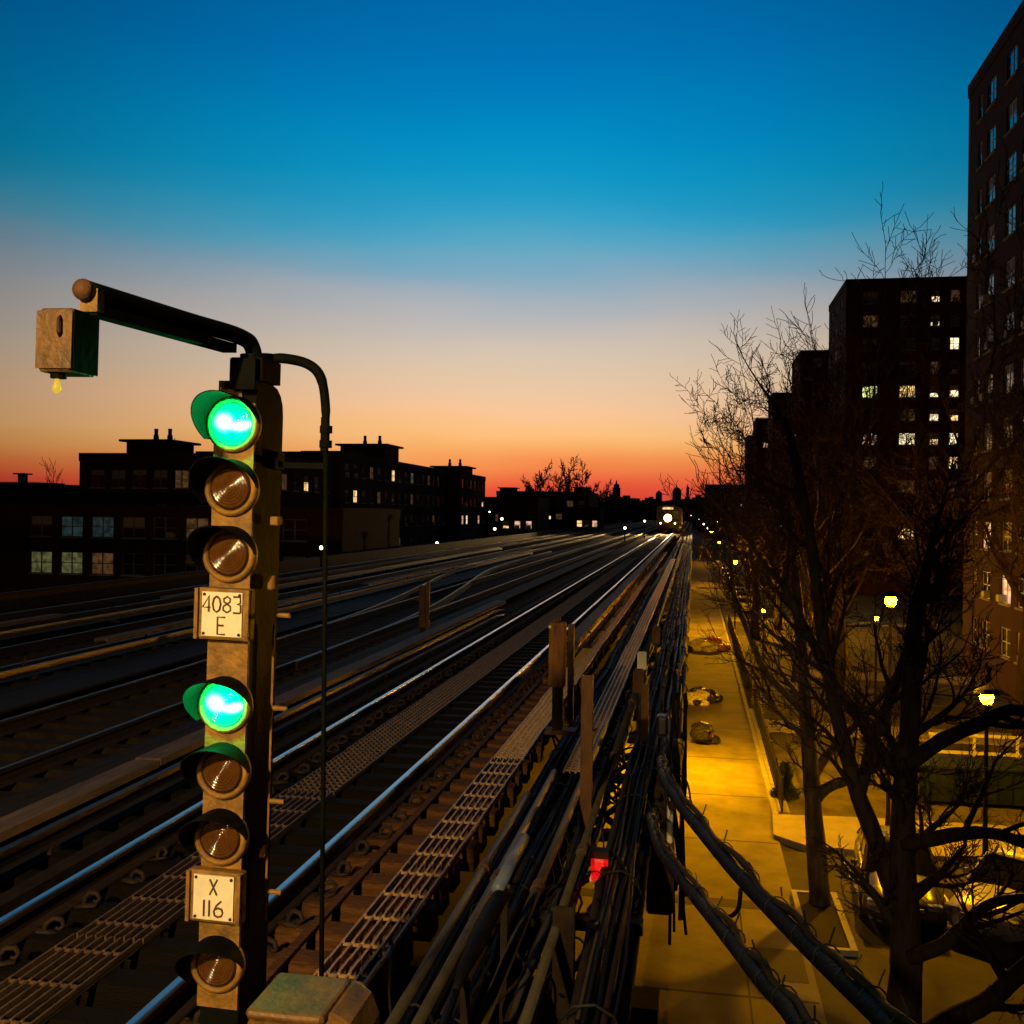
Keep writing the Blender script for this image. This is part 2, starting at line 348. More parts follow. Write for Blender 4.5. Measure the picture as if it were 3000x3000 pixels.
for i, x in enumerate(XT):
    t = empty('railway_track', (x, 0, -.165), tlab[i], 'railway track', 'parallel railway tracks'); tr.append(t)
    for s in (-1, 1): rail([(s*.7175, y, 0) for y in (-10, 20, 60, 150, 400)], t, 'rail_head' if i == 0 else 'rail_dull', .165)
# ties of the near track one by one
tm = []
for k in range(5):
    b = MB(); rr = random.Random(k); w, h = .215, .20
    n = 9; rings = []
    for q in range(n+1):
        x = -1.42+q*(1.66+1.42)/n; j = lambda: rr.uniform(-.006, .006)
        rings.append([(x, -w/2+j(), -h), (x, w/2+j(), -h), (x, w/2-.012+j(), -.012+j()), (x, w/2-.03, j()*.6-.003), (x, -w/2+.03, j()*.6-.003), (x, -w/2+j(), -.014+j())])
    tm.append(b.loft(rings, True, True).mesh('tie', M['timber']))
clipm = MB(); clipm.tube([(0, 0, -.01), (.0, 0, .05), (.035, 0, .085), (.085, 0, .08), (.105, 0, .045), (.085, 0, .02), (.06, 0, .03)], [.02, .018, .017, .017, .016, .014, .010], 6)
clipm.b2(-.05, .09, -.05, .05, -.002, .012); clipm = clipm.mesh('rail_clip', M['rail_rust'], True)
platem = MB().b2(-.11, .11, -.09, .09, 0, .014).mesh('tie_plate', M['rail_rust'])
y = 2.2; i = 0
while i < 170:
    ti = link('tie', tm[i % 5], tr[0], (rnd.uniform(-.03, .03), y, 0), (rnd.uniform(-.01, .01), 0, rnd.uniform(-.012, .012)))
    if y < 40:
        link('rail_clip', clipm, ti, (.86, rnd.uniform(-.03, .03), .002), (rnd.uniform(-.2, .2), rnd.uniform(-.25, .25), rnd.uniform(-.5, .5)))
        link('rail_clip', clipm, ti, (-.575, rnd.uniform(-.03, .03), .002), (rnd.uniform(-.2, .2), rnd.uniform(-.3, .3), rnd.uniform(-.6, .6)))
    y += .452; i += 1
rest = MB()
while y < 300: rest.b2(-1.42, 1.66, y-.1, y+.1, -.2, 0); y += .452
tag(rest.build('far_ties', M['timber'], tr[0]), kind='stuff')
for t in tr[1:]:
    b = MB(); y = 3
    while y < 220: b.b2(-1.3, 1.3, y-.1, y+.1, -.178, 0); y += .5
    tag(b.build('ties', M['timber_dark'], t), kind='stuff')
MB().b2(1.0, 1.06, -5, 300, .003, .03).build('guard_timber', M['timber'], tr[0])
MB().b2(-1.13, -.99, -5, 300, .003, .085).build('guard_timber', M['timber_dark'], tr[0])
# turnout curves towards the middle of the yard
sw = empty('crossover_track', (-8, 20, -.165), 'curved crossover rails swinging left between the second and third tracks', 'railway track')
def bez(pts, n=26):
    out = []
    for i in range(len(pts)-1):
        p0 = Vector(pts[max(i-1, 0)]); p1 = Vector(pts[i]); p2 = Vector(pts[i+1]); p3 = Vector(pts[min(i+2, len(pts)-1)])
        for j in range(n if i < len(pts)-2 else n+1):
            t = j/n; out.append(tuple(.5*((2*p1)+(p2-p0)*t+(2*p0-5*p1+4*p2-p3)*t*t+(3*p1-p0-3*p2+p3)*t**3)))
    return out
c1 = bez([(-7.85, 16), (-7.95, 22), (-8.3, 27), (-8.95, 33), (-10.1, 43), (-10.45, 52), (-10.5, 66)], 6)
c1 = [(x+8, y-20, 0) for x, y in [(p[0], p[1]) for p in [Vector((*q, 0)) if len(q) == 2 else Vector(q) for q in c1]]]
c2 = [(x+1.435, y, 0) for x, y, z in c1]
for c in (c1, c2): rail(c, sw, 'rail_dull', .168)
b = MB()
for k in range(70): b.b2(-.6+.0*k, 2.2, -3+k*.5, -2.8+k*.5, -.17, .002)
tag(MB().build('unused', None) if False else b.build('ties', M['timber_dark'], sw), kind='stuff')

# gratings and boards
M['grating_dimmed'] = mat('dimmed_grating', (.13, .07, .025), .6, .1, var=.5, scale=9)  # darker copy of the grating, the lamp's falloff put into its colour
def grate_mesh(width, n, cells, length=1.68, m='grating'):
    b = MB()
    for i in range(n):
        x = -width/2+width*i/(n-1); b.b2(x-.008, x+.008, 0, length-.012, -.03, 0)
    for j in range(cells):
        yy = (j+.5)*length/cells
        for i in range(n-1):                                   # toothed cross bar: low between the bearers, a raised nib beside each
            x0 = -width/2+width*i/(n-1)+.008; x1 = -width/2+width*(i+1)/(n-1)-.008
            b.b2(x0, x1, yy-.006, yy+.006, -.022, -.004)
            b.box((x0+.004, yy, .003), (.016, .02, .012))
    return b.mesh('grating_panel', M[m])
def grate(name, x, width, n, y0, y1, ysplit, label, z=-.165, m='grating'):
    w = empty(name, (x, y0, z), label, 'walkway')
    a = grate_mesh(width, n, 4, m=m); b = grate_mesh(width, n, 16, m=m)
    y = y0; i = 0
    while y < y1: link('grating_panel', a if y < ysplit else b, w, (rnd.uniform(-.006, .006), y-y0, .034+.004*(i % 2)), (0, rnd.uniform(-.012, .012), rnd.uniform(-.003, .003))); y += 1.68; i += 1
    for s in (-1, 1): MB().b2(s*(width/2)-.02, s*(width/2)+.02, 0, y1-y0, .0015, .0035).build('bearer', M['steel_dark'], w)
    return w
grate('grated_walkway', -1.925, .31, 6, 2.4, 70, 9.8, 'narrow steel grating walkway beside the tie ends, right of the near track')
grate('grated_walkway', -3.50, .44, 8, 2.4, 60, 8.6, 'dim grating walkway laid between the two bright rails', m='grating_dimmed')
g2 = grate('grated_walkway', -1.15, .24, 5, 10.4, 60, 0, 'thin grating strip among the cables at the viaduct edge')
def plank_walk(x0, x1, y0, y1, n, label):
    w = empty('plank_walkway', ((x0+x1)/2, y0, -.165), label, 'walkway'); bw = (x1-x0)/n
    for i in range(n):
        y = y0+(i*1.3) % 3
        me = MB().b2(-bw/2+.006, bw/2-.006, 0, 3.97, .004, .042).mesh('plank', M['board'])
        while y < y1: link('plank', me, w, (x0-(x0+x1)/2+bw*(i+.5), y-y0, rnd.uniform(0, .006))); y += 4
plank_walk(-6.05, -5.5, 3, 70, 3, 'plank walkway between the near and second tracks')
plank_walk(-9.75, -8.65, 6, 60, 4, 'wide plank walkway between the second and third tracks')

def third_rail(x, y0, y1, seg, label, gaps=(), z=0, side=1, brackets=True):
    t = empty('third_rail', (x, y0, -.165), label, 'third rail', 'covered third rails')
    b = MB(); Ls = y1-y0
    b.loft([[(sx, yy, .165+z+sz-(.08 if yy in (0, Ls) else 0)) for sx, sz in ((-.045, -.12), (.045, -.12), (.02, -.09), (.02, -.03), (.035, -.02), (.035, .03), (-.035, .03), (-.035, -.02), (-.02, -.03), (-.02, -.09))] for yy in (0, 1.2, Ls-1.2, Ls)], True, True)
    b.build('conductor_rail', M['rail_dull'], t)
    me = MB(); me.b2(-.125, .125, 0, seg-.03, 0, .035); me.b2(-.125, -.105, 0, seg-.03, -.03, -.001); me.b2(.105, .125, 0, seg-.03, -.03, -.001); me = me.mesh('cover_board', M['cover'])
    bk = MB(); bk.tube([(.17*side, 0, -.0), (.19*side, 0, .2), (.17*side, 0, .33), (.05*side, 0, .345)], .018, 6); bk.b2(-.06, .22, -.06, .06, 0, .045) if side > 0 else bk.b2(-.22, .06, -.06, .06, 0, .045)
    bk.cyl((0, 0, .03), .05, .055, 10); bk = bk.mesh('cover_bracket', M['rail_rust'])
    y = .3; i = 0
    while y < Ls-seg*.4:
        if i not in gaps: link('cover_board', me, t, (0, y, .345+z+rnd.uniform(-.004, .008)), (0, rnd.uniform(-.03, .03), 0))
        if brackets: link('cover_bracket', bk, t, (0, y+seg*.5, .0))
        y += seg; i += 1
    return t
third_rail(-4.86, 2.5, 26.4, 2.9, 'third rail under segmented cover boards left of the near track, ending mid-yard', side=-1)
third_rail(-2.13, 18.2, 120, 3.0, 'third rail with long pinkish cover board right of the near track')
third_rail(-10.0, 5, 64, 3.6, 'third rail with broken cover boards in front of the third track', gaps=(2, 6), z=.02, side=-1)
third_rail(-13.1, 6, 70, 4.4, 'third rail with dull cover boards between the third and farthest tracks', gaps=(3,), z=.04, side=-1)
pw_ = empty('deck_parapet', (-17.5, 0, -.345), 'low dark steel parapet along the far edge of the track deck', 'parapet')
MB().b2(-.04, .04, 0, 300, .0, .55).build('panel', M['steel_dark'], pw_); MB().b2(-.07, .07, 0, 300, .551, .6).build('coping', M['steel_dark'], pw_)

# ------------------------------------------------------------------ cables and pipes at the viaduct edge
def bez3(pts, n):
    out = []
    for i in range(len(pts)-1):
        p0 = Vector(pts[max(i-1, 0)]); p1 = Vector(pts[i]); p2 = Vector(pts[i+1]); p3 = Vector(pts[min(i+2, len(pts)-1)])
        for j in range(n if i < len(pts)-2 else n+1):
            t = j/n; out.append(.5*((2*p1)+(p2-p0)*t+(2*p0-5*p1+4*p2-p3)*t*t+(3*p1-p0-3*p2+p3)*t**3))
    return out
def cable_pts(x, z, y0, y1, amp, seed, step=1.05):
    rr = random.Random(seed); ph = rr.uniform(0, 6); pts = []; y = y0; i = 0
    while y <= y1:
        pts.append((x+amp*noise.noise(Vector((y*.35, seed*3.1, 0))), y, z+amp*.7*noise.noise(Vector((y*.5, seed*1.7, 5)))-.03*abs(math.sin((y+ph)*math.pi/4.2))))
        y += step*(1 if y < 30 else 3); i += 1
    return pts
bundles = [(-1.50, -.34, 9, .10, 'bundle of dusty cables right against the grating walkway'), (-1.28, -.42, 8, .12, 'sagging bundle of mixed cables on the outrigger brackets'),
           (-.92, -.40, 9, .12, 'cable bundle running under the rusty edge post'), (-.52, -.30, 16, .15, 'thick dark cable bundle near the viaduct edge'), (-.20, -.20, 15, .12, 'outermost cable bundle hanging over the street side')]
sd_ = 1
for bi, (bx, bz, n, sp, lab) in enumerate(bundles):
    e = empty('cable_bundle', (bx, 2, bz), lab, 'cables', 'cable bundles along the viaduct')
    for k in range(n):
        sd_ += 1; a = 6.28*k/n; rr = random.Random(sd_*11); q = rr.uniform(.25, 1)
        r = rr.choice([.012, .018, .024, .034])
        m = rr.choice(['cable', 'cable', 'cable_brown', 'cable_brown', 'cable_ochre'])
        MB().tube(cable_pts(sp*q*math.cos(a), sp*.8*q*math.sin(a), -1 if bi < 4 else 7.6+1.5*rr.random(), 150, .07, sd_), r, 6).build('cable', M[m], e, True)
    hk = MB().tube([(sp*1.15*math.cos(t*.7), 0, sp*1.05*math.sin(t*.7)) for t in range(10)], .009, 4).mesh('hanger_strap', M['iron'])
    for i in range(18):
        if bi < 4 or i > 3: link('hanger_strap', hk, e, (0, 1.4+i*2.1, 0))
def pipe(x, z, y0, y1, r, m, label, name='conduit_pipe', joints=True):
    e = empty(name, (x, y0, z), label, 'pipe')
    MB().tube([(0, 0, 0), (0, y1-y0, 0)], r, 12).build('pipe', M[m], e, True)
    y = 1.1
    while joints and y < min(y1-y0-.3, 50): MB().cyl((0, y, 0), r*1.3, .12, 12, 'Y').build('coupling', M['steel_rust'], e); y += 3.1
pipe(-1.36, .10, 2.6, 8.6, .03, 'pipe_grey', 'grey conduit pipe nearest the grating, coupled in short lengths')
pipe(-1.24, .10, 2.4, 9.4, .03, 'pipe_grey', 'second grey conduit pipe beside its twin near the signal')
pipe(-1.0, -.02, 2.6, 12, .035, 'cable_ochre', 'ochre pipe in the middle of the cable tangle')
pipe(-1.04, .42, 5.55, 6.45, .036, 'pipe_blue', 'short shiny blue-grey pipe lying above the cables', joints=False)
pipe(-.80, -.05, 3.5, 60, .03, 'pipe_grey', 'long thin pipe along the outer cable tray')
sl = empty('splice_sleeve', (-1.06, 4.62, .30), 'black lumpy cable splice sleeve at the end of the blue pipe', 'cable joint')
MB().tube([(0, 0, -.02), (.0, .15, 0), (.01, .4, .03), (.02, .75, .06), (.035, .98, .075), (.04, 1.06, .08)], [.02, .03, .048, .05, .045, .035], 12).build('sleeve', M['cable'], sl, True)
MB().tube([(0, .02, -.02), (-.02, -.8, -.25), (-.05, -2, -.6)], .022, 8).build('cable_tail', M['cable'], sl, True)
MB().b2(-.02, .02, .2, .24, -.85, -.06).build('support', M['steel_dark'], sl); MB().b2(-.02, .02, 1.25, 1.29, -.85, .06).build('support', M['steel_dark'], sl)
e = empty('cable_trough', (-.45, 2, -.72), 'dark steel trough carrying the outer cable bundles', 'cable trough')
MB().b2(-.28, .07, -4, 120, 0, .02).build('floor', M['steel_dark'], e); MB().b2(.071, .09, -4, 120, 0, .12).build('side', M['steel_dark'], e)
e = empty('wire_tangle', (-.9, 3, -.3), 'tangle of loose looping wires over the cable bundles', 'wires')
rt = random.Random(77)
for k in range(64):
    x0, y0, z0 = rt.uniform(-.70, .36), rt.uniform(0, 9.5)**1.0, rt.uniform(-.25, .18); Lw = rt.uniform(.5, 1.9)
    pts = [Vector((min(.5, x0+rt.gauss(0, .035)*q), y0+Lw*q/4, z0+rt.gauss(0, .07)-.05*math.sin(q*.8))) for q in range(5)]
    MB().tube(bez3(pts, 5), rt.choice([.006, .008, .011, .015]), 5).build('wire', M[rt.choice(['cable', 'cable', 'cable_brown', 'cable_brown', 'cable_ochre'])], e, True)
# posts and boxes standing in the tangle
def post(name, loc, h, w, m, label, cat='post', flange=False):
    e = empty(name, loc, label, cat)
    p = MB(); p.b2(-w/2, w/2, -.012, .012, 0, h); p.b2(-w/2, -w/2+.014, .013, .08, 0, h); p.b2(w/2-.014, w/2, .013, .08, 0, h); p.build('channel', M[m], e)
    if flange: MB().b2(-w*.7, w*.7, -.06, .1, h+.001, h+.02).build('cap_plate', M[m], e)
    return e
post('rusty_post', (-.905, 9.0, -.55), 1.62, .10, 'steel_rust', 'tall rusty channel post rising from the cables')
post('rusty_post', (-.75, 6.2, -1.6), 1.7, .13, 'timber_dark', 'wide dark stanchion below the tall channel post')
post('rusty_post', (-.55, 12.4, -.75), 1.2, .09, 'steel_rust', 'short rusty stanchion behind the tall channel post')
for i, (x, y, z, w, h, m, lab) in enumerate([(-.67, 14.1, .37, .11, .24, 'plate_white', 'small pale junction box on the viaduct edge'), (-.66, 13.0, .24, .12, .3, 'steel_rust', 'small rusty box just under the pale junction box'), (-.60, 17.5, .3, .12, .3, 'steel_rust', 'distant rusty box among the edge cables')]):
    e = empty('junction_box', (x, y, z), lab, 'junction box')
    MB().cbox((0, 0, h/2), (w, .1, h), .012).build('box', M[m], e); MB().b2(-w/2-.006, w/2+.006, -.062, -.051, .01, h-.01).build('door', M[m], e); MB().b2(-.02, .02, -.02, .02, -1.1, -.001).build('stem', M['steel_dark'], e)
# red lantern
e = empty('red_lantern', (-.69, 8.0, -.33), 'glowing red lantern fixed low among the cables', 'lantern')
MB().cbox((0, 0, .075), (.13, .11, .15), .03).build('glass', M['red_lamp'], e); MB().b2(-.07, .07, -.06, .06, -.03, -.001).build('base', M['plate_white'], e)
MB().b2(-.075, .075, -.065, .065, .151, .2).build('hood', M['steel_dark'], e); MB().b2(-.02, .02, -.02, .02, -.5, -.031).build('stem', M['steel_dark'], e)
lamp('lantern_light', (0, -.15, .07), 1.2, (1, .02, .02), .05, e)
# equipment case on the rail of the service gallery
e = empty('equipment_box', (-.28, 10.2, -1.4), 'black box hung on the street side of the viaduct', 'box')
MB().cbox((0, 0, .35), (.26, .3, .7), .03).build('box', M['steel_rust'], e); MB().b2(-.06, .06, .0, .05, .701, 1.2).build('hanger', M['steel_dark'], e); MB().tube([(.09, -.1, .7), (.09, -.1, 1.15)], .03, 8).build('lamp_tube', M['plate_white'], e)
# heavy lashed cables crossing to the camera's platform
def heavy(name, pts, r, label, seed):
    e = empty(name, pts[0], label, 'cable', 'heavy lashed cables'); o = Vector(pts[0])
    P = [Vector(q)-o for q in bez3(pts, 9)]
    MB().tube(P, [r*(1+.04*noise.noise(p*5)) for p in P], 12).build('main_cable', M['cable'], e, True)
    rr = random.Random(seed)
    b = MB(); Q = [p+Vector((.55*r, .2*r, 1.15*r))+Vector((.35*r*math.sin(i*.9), 0, .35*r*math.cos(i*.7))) for i, p in enumerate(P)]
    b.tube(Q, r*.42, 8); b.build('thin_cable', M['cable_brown'], e, True)
    b = MB(); Q = [p+Vector((.95*r, .2*r, .5*r))+Vector((.25*r*math.cos(i*.8+seed), 0, .3*r*math.sin(i*.6))) for i, p in enumerate(P)]
    b.tube(Q, r*.3, 8); b.build('thin_cable', M['cable'], e, True)
    for i in range(2, len(P)-2, 4):
        b = MB()
        t = (P[i+1]-P[i-1]).normalized(); u = t.orthogonal().normalized(); w = t.cross(u); c = P[i]+Vector((.3*r, .1*r, .4*r))
        b.tube([c+(u*math.cos(a)+w*math.sin(a))*r*1.42 for a in [k*.57 for k in range(12)]], .0035, 4)
        q = c+Vector((rr.uniform(-.3, .6)*r, 0, 1.5*r)); b.tube([q, q+Vector((rr.uniform(-.03, .03), rr.uniform(-.02, .03), rr.uniform(.03, .07)))], .004, 4)
        b.build('lashing', M['iron'], e)
    return e
heavy('lashed_cable', [(-.30, 10.5, .0), (-.24, 9.0, .28), (-.19, 8.09, .41), (-.03, 7.10, .47), (.24, 5.73, .56), (.47, 4.76, .62), (.61, 4.17, .67), (.74, 3.6, .72), (1.0, 2.2, .84)], .041, 'upper heavy lashed cable slanting from the viaduct across the street', 3)
heavy('lashed_cable', [(-.36, 9.4, -.25), (-.28, 7.9, .12), (-.19, 6.87, .27), (-.02, 6.09, .33), (.17, 5.11, .46), (.30, 4.42, .55), (.42, 3.78, .64), (.6, 2.2, .8)], .036, 'lower heavy lashed cable slanting toward the bottom edge', 5)
e = empty('slack_wire', (-.1, 8.6, .5), 'thin black wire hanging in a loop beside the viaduct', 'wire')
MB().tube(bez3([(-.1, 0, .15), (-.06, 0, -.02), (-.02, 0, -.25), (.03, 0, -.40), (.085, 0, -.43), (.10, 0, -.33), (.06, .02, -.2), (-.02, .03, -.17), (-.1, .03, -.2)], 6), .009, 6).build('wire', M['cable'], e, True)
e = empty('wire_tie', (.17, 5.6, .35), 'short curved wire linking the two heavy lashed cables', 'wire')
MB().tube(bez3([(.09, -.25, .24), (.08, -.2, .12), (.03, -.08, .03), (-.05, .05, .02)], 6), .012, 6).build('wire', M['cable'], e, True)
# vertical cable drop with pull boxes at the edge
e = empty('cable_drop', (-.12, 12.5, -.6), 'dark vertical cables clamped to the outer edge of the viaduct', 'cables')
for k in range(9): MB().tube([(rnd.uniform(-.16, .1), rnd.uniform(-.5, .5), -2+rnd.uniform(0, .5)), (rnd.uniform(-.13, .08), rnd.uniform(-.4, .4), -.2), (rnd.uniform(-.1, .06), rnd.uniform(-.3, .3), 1.05+rnd.uniform(-.2, .2))], rnd.uniform(.012, .03), 6).build('cable', M[rnd.choice(['cable', 'cable_brown'])], e)
MB().cbox((-.16, -2.2, 1.0), (.12, .2, .2), .03).build('clamp', M['iron'], e)

# ------------------------------------------------------------------ the colour-light signal
sg = empty('railway_signal', (-1.837, 3.75, -.165), 'tall yellow-lit railway signal post with two green lights shining', 'signal'); sg.rotation_euler = (0, R(1.08), 0)
hs = MB(); prof = [(.035, .62), (.30, .62), (.30, 3.05), (.292, 3.10), (.27, 3.135), (.235, 3.16), (.19, 3.17), (.035, 3.17)]
hs.loft([[(x, yy, zz) for yy, zz in prof] for x in (-.078, .084)], True, True); hs.build('housing', M['signal_black'], sg)
MB().b2(-.05, .05, .12, .22, 0, .619).build('mast', M['steel_dark'], sg)
MB().b2(-.16, .16, .02, .34, 0, .03).build('base_plate', M['steel_dark'], sg)
fp = MB().b2(-.084, .085, .018, .034, .7, 3.08); fp.b2(-.062, .03, .016, .034, 3.081, 3.14); fp.build('front_plate', M['signal_paint'], sg)
LZ = [2.995, 2.745, 2.485, 1.895, 1.635, 1.375, .875]; LIT = (0, 3)
bzm = MB().lathe((0, 0, 0), [(.086, .012), (.088, -.004), (.095, -.010), (.107, -.004), (.111, .006), (.111, .03), (.10, .036)], 36).mesh('bezel', M['signal_paint'], True)
rp_ = []; n_r = 44
for i in range(n_r+1):
    r = .0845*(1-i/n_r); rp_.append((max(r, .0006), -.002-.012*(1-(r/.0845)**2)+.0034*abs(math.sin(i*math.pi/6))))
lnm = MB().lathe((0, 0, 0), rp_, 48)
M['lens_clear'] = mat('amber_tinted_lens', (.085, .033, .006), .06, 0, var=.25, scale=30, spec=1.0)
lens_off = lnm.mesh('lens', M['lens_clear'], True)
# lit lens: hot streaks where the lamp shows through the ribbed glass
ml = bpy.data.materials.new('green_lamp_lens'); ml.use_nodes = True; t = ml.node_tree; n = t.nodes; l = t.links; bs = n['Principled BSDF']
bs.inputs['Base Color'].default_value = (.0, .15, .06, 1); bs.inputs['Roughness'].default_value = .08
tx = n.new('ShaderNodeTexCoord'); mp = n.new('ShaderNodeMapping'); mp.inputs['Scale'].default_value = (1, 0, 1); l.new(tx.outputs['Object'], mp.inputs[0])
def blob(cx, cz, sx, sz, rot):
    q = n.new('ShaderNodeMapping'); q.vector_type = 'TEXTURE'; q.inputs['Location'].default_value = (cx, 0, cz); q.inputs['Rotation'].default_value = (0, rot, 0); q.inputs['Scale'].default_value = (sx, 1, sz); l.new(mp.outputs[0], q.inputs[0])
    ln = n.new('ShaderNodeVectorMath'); ln.operation = 'LENGTH'; l.new(q.outputs[0], ln.inputs[0])
    mr = n.new('ShaderNodeMapRange'); mr.interpolation_type = 'SMOOTHSTEP'; mr.inputs['From Min'].default_value = .25; mr.inputs['From Max'].default_value = 1; mr.inputs['To Min'].default_value = 1; mr.inputs['To Max'].default_value = 0; l.new(ln.outputs['Value'], mr.inputs['Value']); return mr.outputs[0]
b1 = blob(-.03, .008, .062, .05, .3); b2_ = blob(.045, -.006, .06, .03, -.25)
wv = n.new('ShaderNodeVectorMath'); wv.operation = 'LENGTH'; l.new(mp.outputs[0], wv.inputs[0])
sn = n.new('ShaderNodeMath'); sn.operation = 'MULTIPLY'; sn.inputs[1].default_value = 900; l.new(wv.outputs['Value'], sn.inputs[0])
s2 = n.new('ShaderNodeMath'); s2.operation = 'SINE'; l.new(sn.outputs[0], s2.inputs[0])
s3 = n.new('ShaderNodeMapRange'); s3.inputs['From Min'].default_value = -1; s3.inputs['To Min'].default_value = .75; s3.inputs['To Max'].default_value = 1.15; l.new(s2.outputs[0], s3.inputs['Value'])
ad = n.new('ShaderNodeMath'); ad.operation = 'ADD'; ad.use_clamp = True; l.new(b1, ad.inputs[0]); l.new(b2_, ad.inputs[1])
am = n.new('ShaderNodeMath'); am.operation = 'MULTIPLY'; l.new(ad.outputs[0], am.inputs[0]); l.new(s3.outputs[0], am.inputs[1])
cr = n.new('ShaderNodeValToRGB'); l.new(am.outputs[0], cr.inputs[0]); cr.color_ramp.elements[0].color = (.0, .92, .42, 1); cr.color_ramp.elements[1].color = (.85, 1, .92, 1); cr.color_ramp.elements[1].position = .9
e_ = cr.color_ramp.elements.new(.3); e_.color = (.10, .98, .68, 1)
st = n.new('ShaderNodeMath'); st.operation = 'MULTIPLY_ADD'; st.inputs[1].default_value = .8; st.inputs[2].default_value = 1.0; l.new(am.outputs[0], st.inputs[0])
sm_ = n.new('ShaderNodeMath'); sm_.operation = 'MULTIPLY'; l.new(st.outputs[0], sm_.inputs[0]); l.new(s3.outputs[0], sm_.inputs[1])
l.new(cr.outputs[0], bs.inputs['Emission Color']); l.new(sm_.outputs[0], bs.inputs['Emission Strength'])
lens_on = lnm.mesh('lens', ml, True)
# visor: a tube open at the bottom, longest at the top
vz = MB(); A = 30; Rv = .109
def vl(a): return max(.012, .165*math.cos((a+R(24))*.74)**1.3)
ro_ = []; 
for i in range(A+1):
    a = R(-122+210*i/A); s_, c_ = math.sin(a), math.cos(a); le = vl(a)
    ro_.append([((Rv)*s_, .012, (Rv)*c_), ((Rv+.004)*s_, .012, (Rv+.004)*c_), ((Rv+.007)*s_, -le, (Rv+.007)*c_), ((Rv+.003)*s_, -le, (Rv+.003)*c_)])
vz.loft(ro_, True, True)
visor_m = vz.mesh('visor', M['signal_black'])
for i, z in enumerate(LZ):
    bz = link('bezel', bzm, sg, (0, 0, z))
    bz['label'] = 'round bezel holding a lit green lens' if i in LIT else 'round bezel holding a dark amber lens'
    link('lens', lens_on if i in LIT else lens_off, bz, (0, 0, 0)); link('visor', visor_m, bz, (0, 0, 0))
    if i in LIT: lamp('lens_light', (0, -.05, -.0), 9, (0, 1, .22), .03, bz)
# number plates
def strokes(mb, glyph, x, z, w, h, r):
    S = {'4': [[(.78, 0), (.78, 1), (0, .28), (1, .28)]], '0': [[(.5, 1), (.85, .85), (1, .5), (.85, .15), (.5, 0), (.15, .15), (0, .5), (.15, .85), (.5, 1)]],
         '8': [[(.5, .54), (.14, .66), (.1, .86), (.5, 1), (.9, .86), (.86, .66), (.5, .54), (.06, .38), (.04, .14), (.5, 0), (.96, .14), (.94, .38), (.5, .54)]],
         '3': [[(.03, 1), (.9, 1), (.92, .62), (.5, .55), (.95, .5), (.98, .06), (.85, 0), (.03, 0)]], 'E': [[(1, 1), (0, 1), (0, 0), (1, 0)], [(0, .52), (.8, .52)]],
         'X': [[(0, 1), (1, 0)], [(1, 1), (0, 0)]], '1': [[(.5, 1), (.5, 0)]], '6': [[(.8, 1), (.3, .7), (.05, .35), (.15, .08), (.5, 0), (.85, .08), (.98, .3), (.85, .5), (.5, .56), (.15, .45)]]}
    for l_ in S[glyph]: mb.tube([(x+a*w, 0, z+b*h) for a, b in l_], r, 5)
def number_plate(z, rows, name):
    bx = MB().cbox((0, 0, 0), (.225, .05, .20), .008).build('plate_box', M['signal_paint'], sg, loc=(0, -.008, z))
    MB().b2(.098, .1122, -.04, -.0255, -.098, .098).build('flange', M['signal_paint'], bx); MB().b2(-.1122, -.098, -.04, -.0255, -.098, .098).build('flange', M['signal_paint'], bx)
    pl_ = MB().b2(-.083, .083, -.033, -.0255, -.086, .086); 
    o = pl_.build('number_plate', M['plate_white'], bx); o['label'] = 'white number plate reading '+name
    b = MB()
    for txt, zz, h, w, gap in rows:
        tot = sum(w*(.25 if c == '1' else 1)+gap for c in txt)-gap; x = -tot/2
        for c in txt:
            cw = w*(.25 if c == '1' else 1); strokes(b, c, x, zz, cw, h, .004); x += cw+gap
    b.build('lettering', M['letter'], bx, loc=(0, -.0345, 0))
    for x in (-.073, .073):
        for zz in (-.076, .076): MB().cyl((x, -.035, zz), .006, .006, 8, 'Y').build('screw', M['rail_rust'], bx)
number_plate(2.255, [('4083', .008, .062, .033, .009), ('E', -.077, .066, .032, 0)], '4083 E')
number_plate(1.155, [('X', .012, .06, .03, 0), ('116', -.072, .062, .04, .012)], 'X 116')
# top bracket, arm and lamp box
tb = MB(); tb.b2(-.005, .10, -.025, .0175, 3.13, 3.25); tb.b2(-.02, .11, .0176, .2, 3.171, 3.26); tb.build('top_bracket', M['signal_black'], sg)
arm = MB(); arm.tube(bez3([(.05, .08, 3.20), (.045, .07, 3.30), (.03, -.02, 3.335), (-.02, -.35, 3.335), (-.09, -.86, 3.335)], 6), .032, 14)
arm = arm.build('arm', M['signal_black'], sg, True)
MB().tube([(.05, .06, 3.21), (.05, .06, 3.275)], .05, 14).build('elbow_collar', M['signal_black'], arm)
ch = MB(); ch.loft([[(x-.028, y_, 3.262), (x+.028, y_, 3.262), (x+.028, y_, 3.296), (x-.028, y_, 3.296)] for x, y_ in ((.02, -.08), (-.085, -.84))], True, True); ch.build('under_channel', M['signal_black'], arm)
kn = MB(); rr_ = [[(-.092+.033*math.sin(R(10+i*20))*math.cos(a), -.865+.033*math.sin(R(10+i*20))*math.sin(a), 3.335+.034*math.cos(R(10+i*20))) for a in [k*6.2832/14 for k in range(14)]] for i in range(9)]
kn.loft(rr_, True, True); kn.build('arm_end_cap', M['steel_rust'], arm, True)
lb = MB().cbox((0, 0, 0), (.118, .14, .195), .012).build('lamp_box', M['case'], sg, loc=(-.148, -.85, 3.172))
MB().b2(.0595, .0625, -.066, .066, -.094, .094).build('side_panel', M['signal_black'], lb)
MB().b2(-.06, .06, -.0745, -.071, -.088, .088).build('door', M['case'], lb)
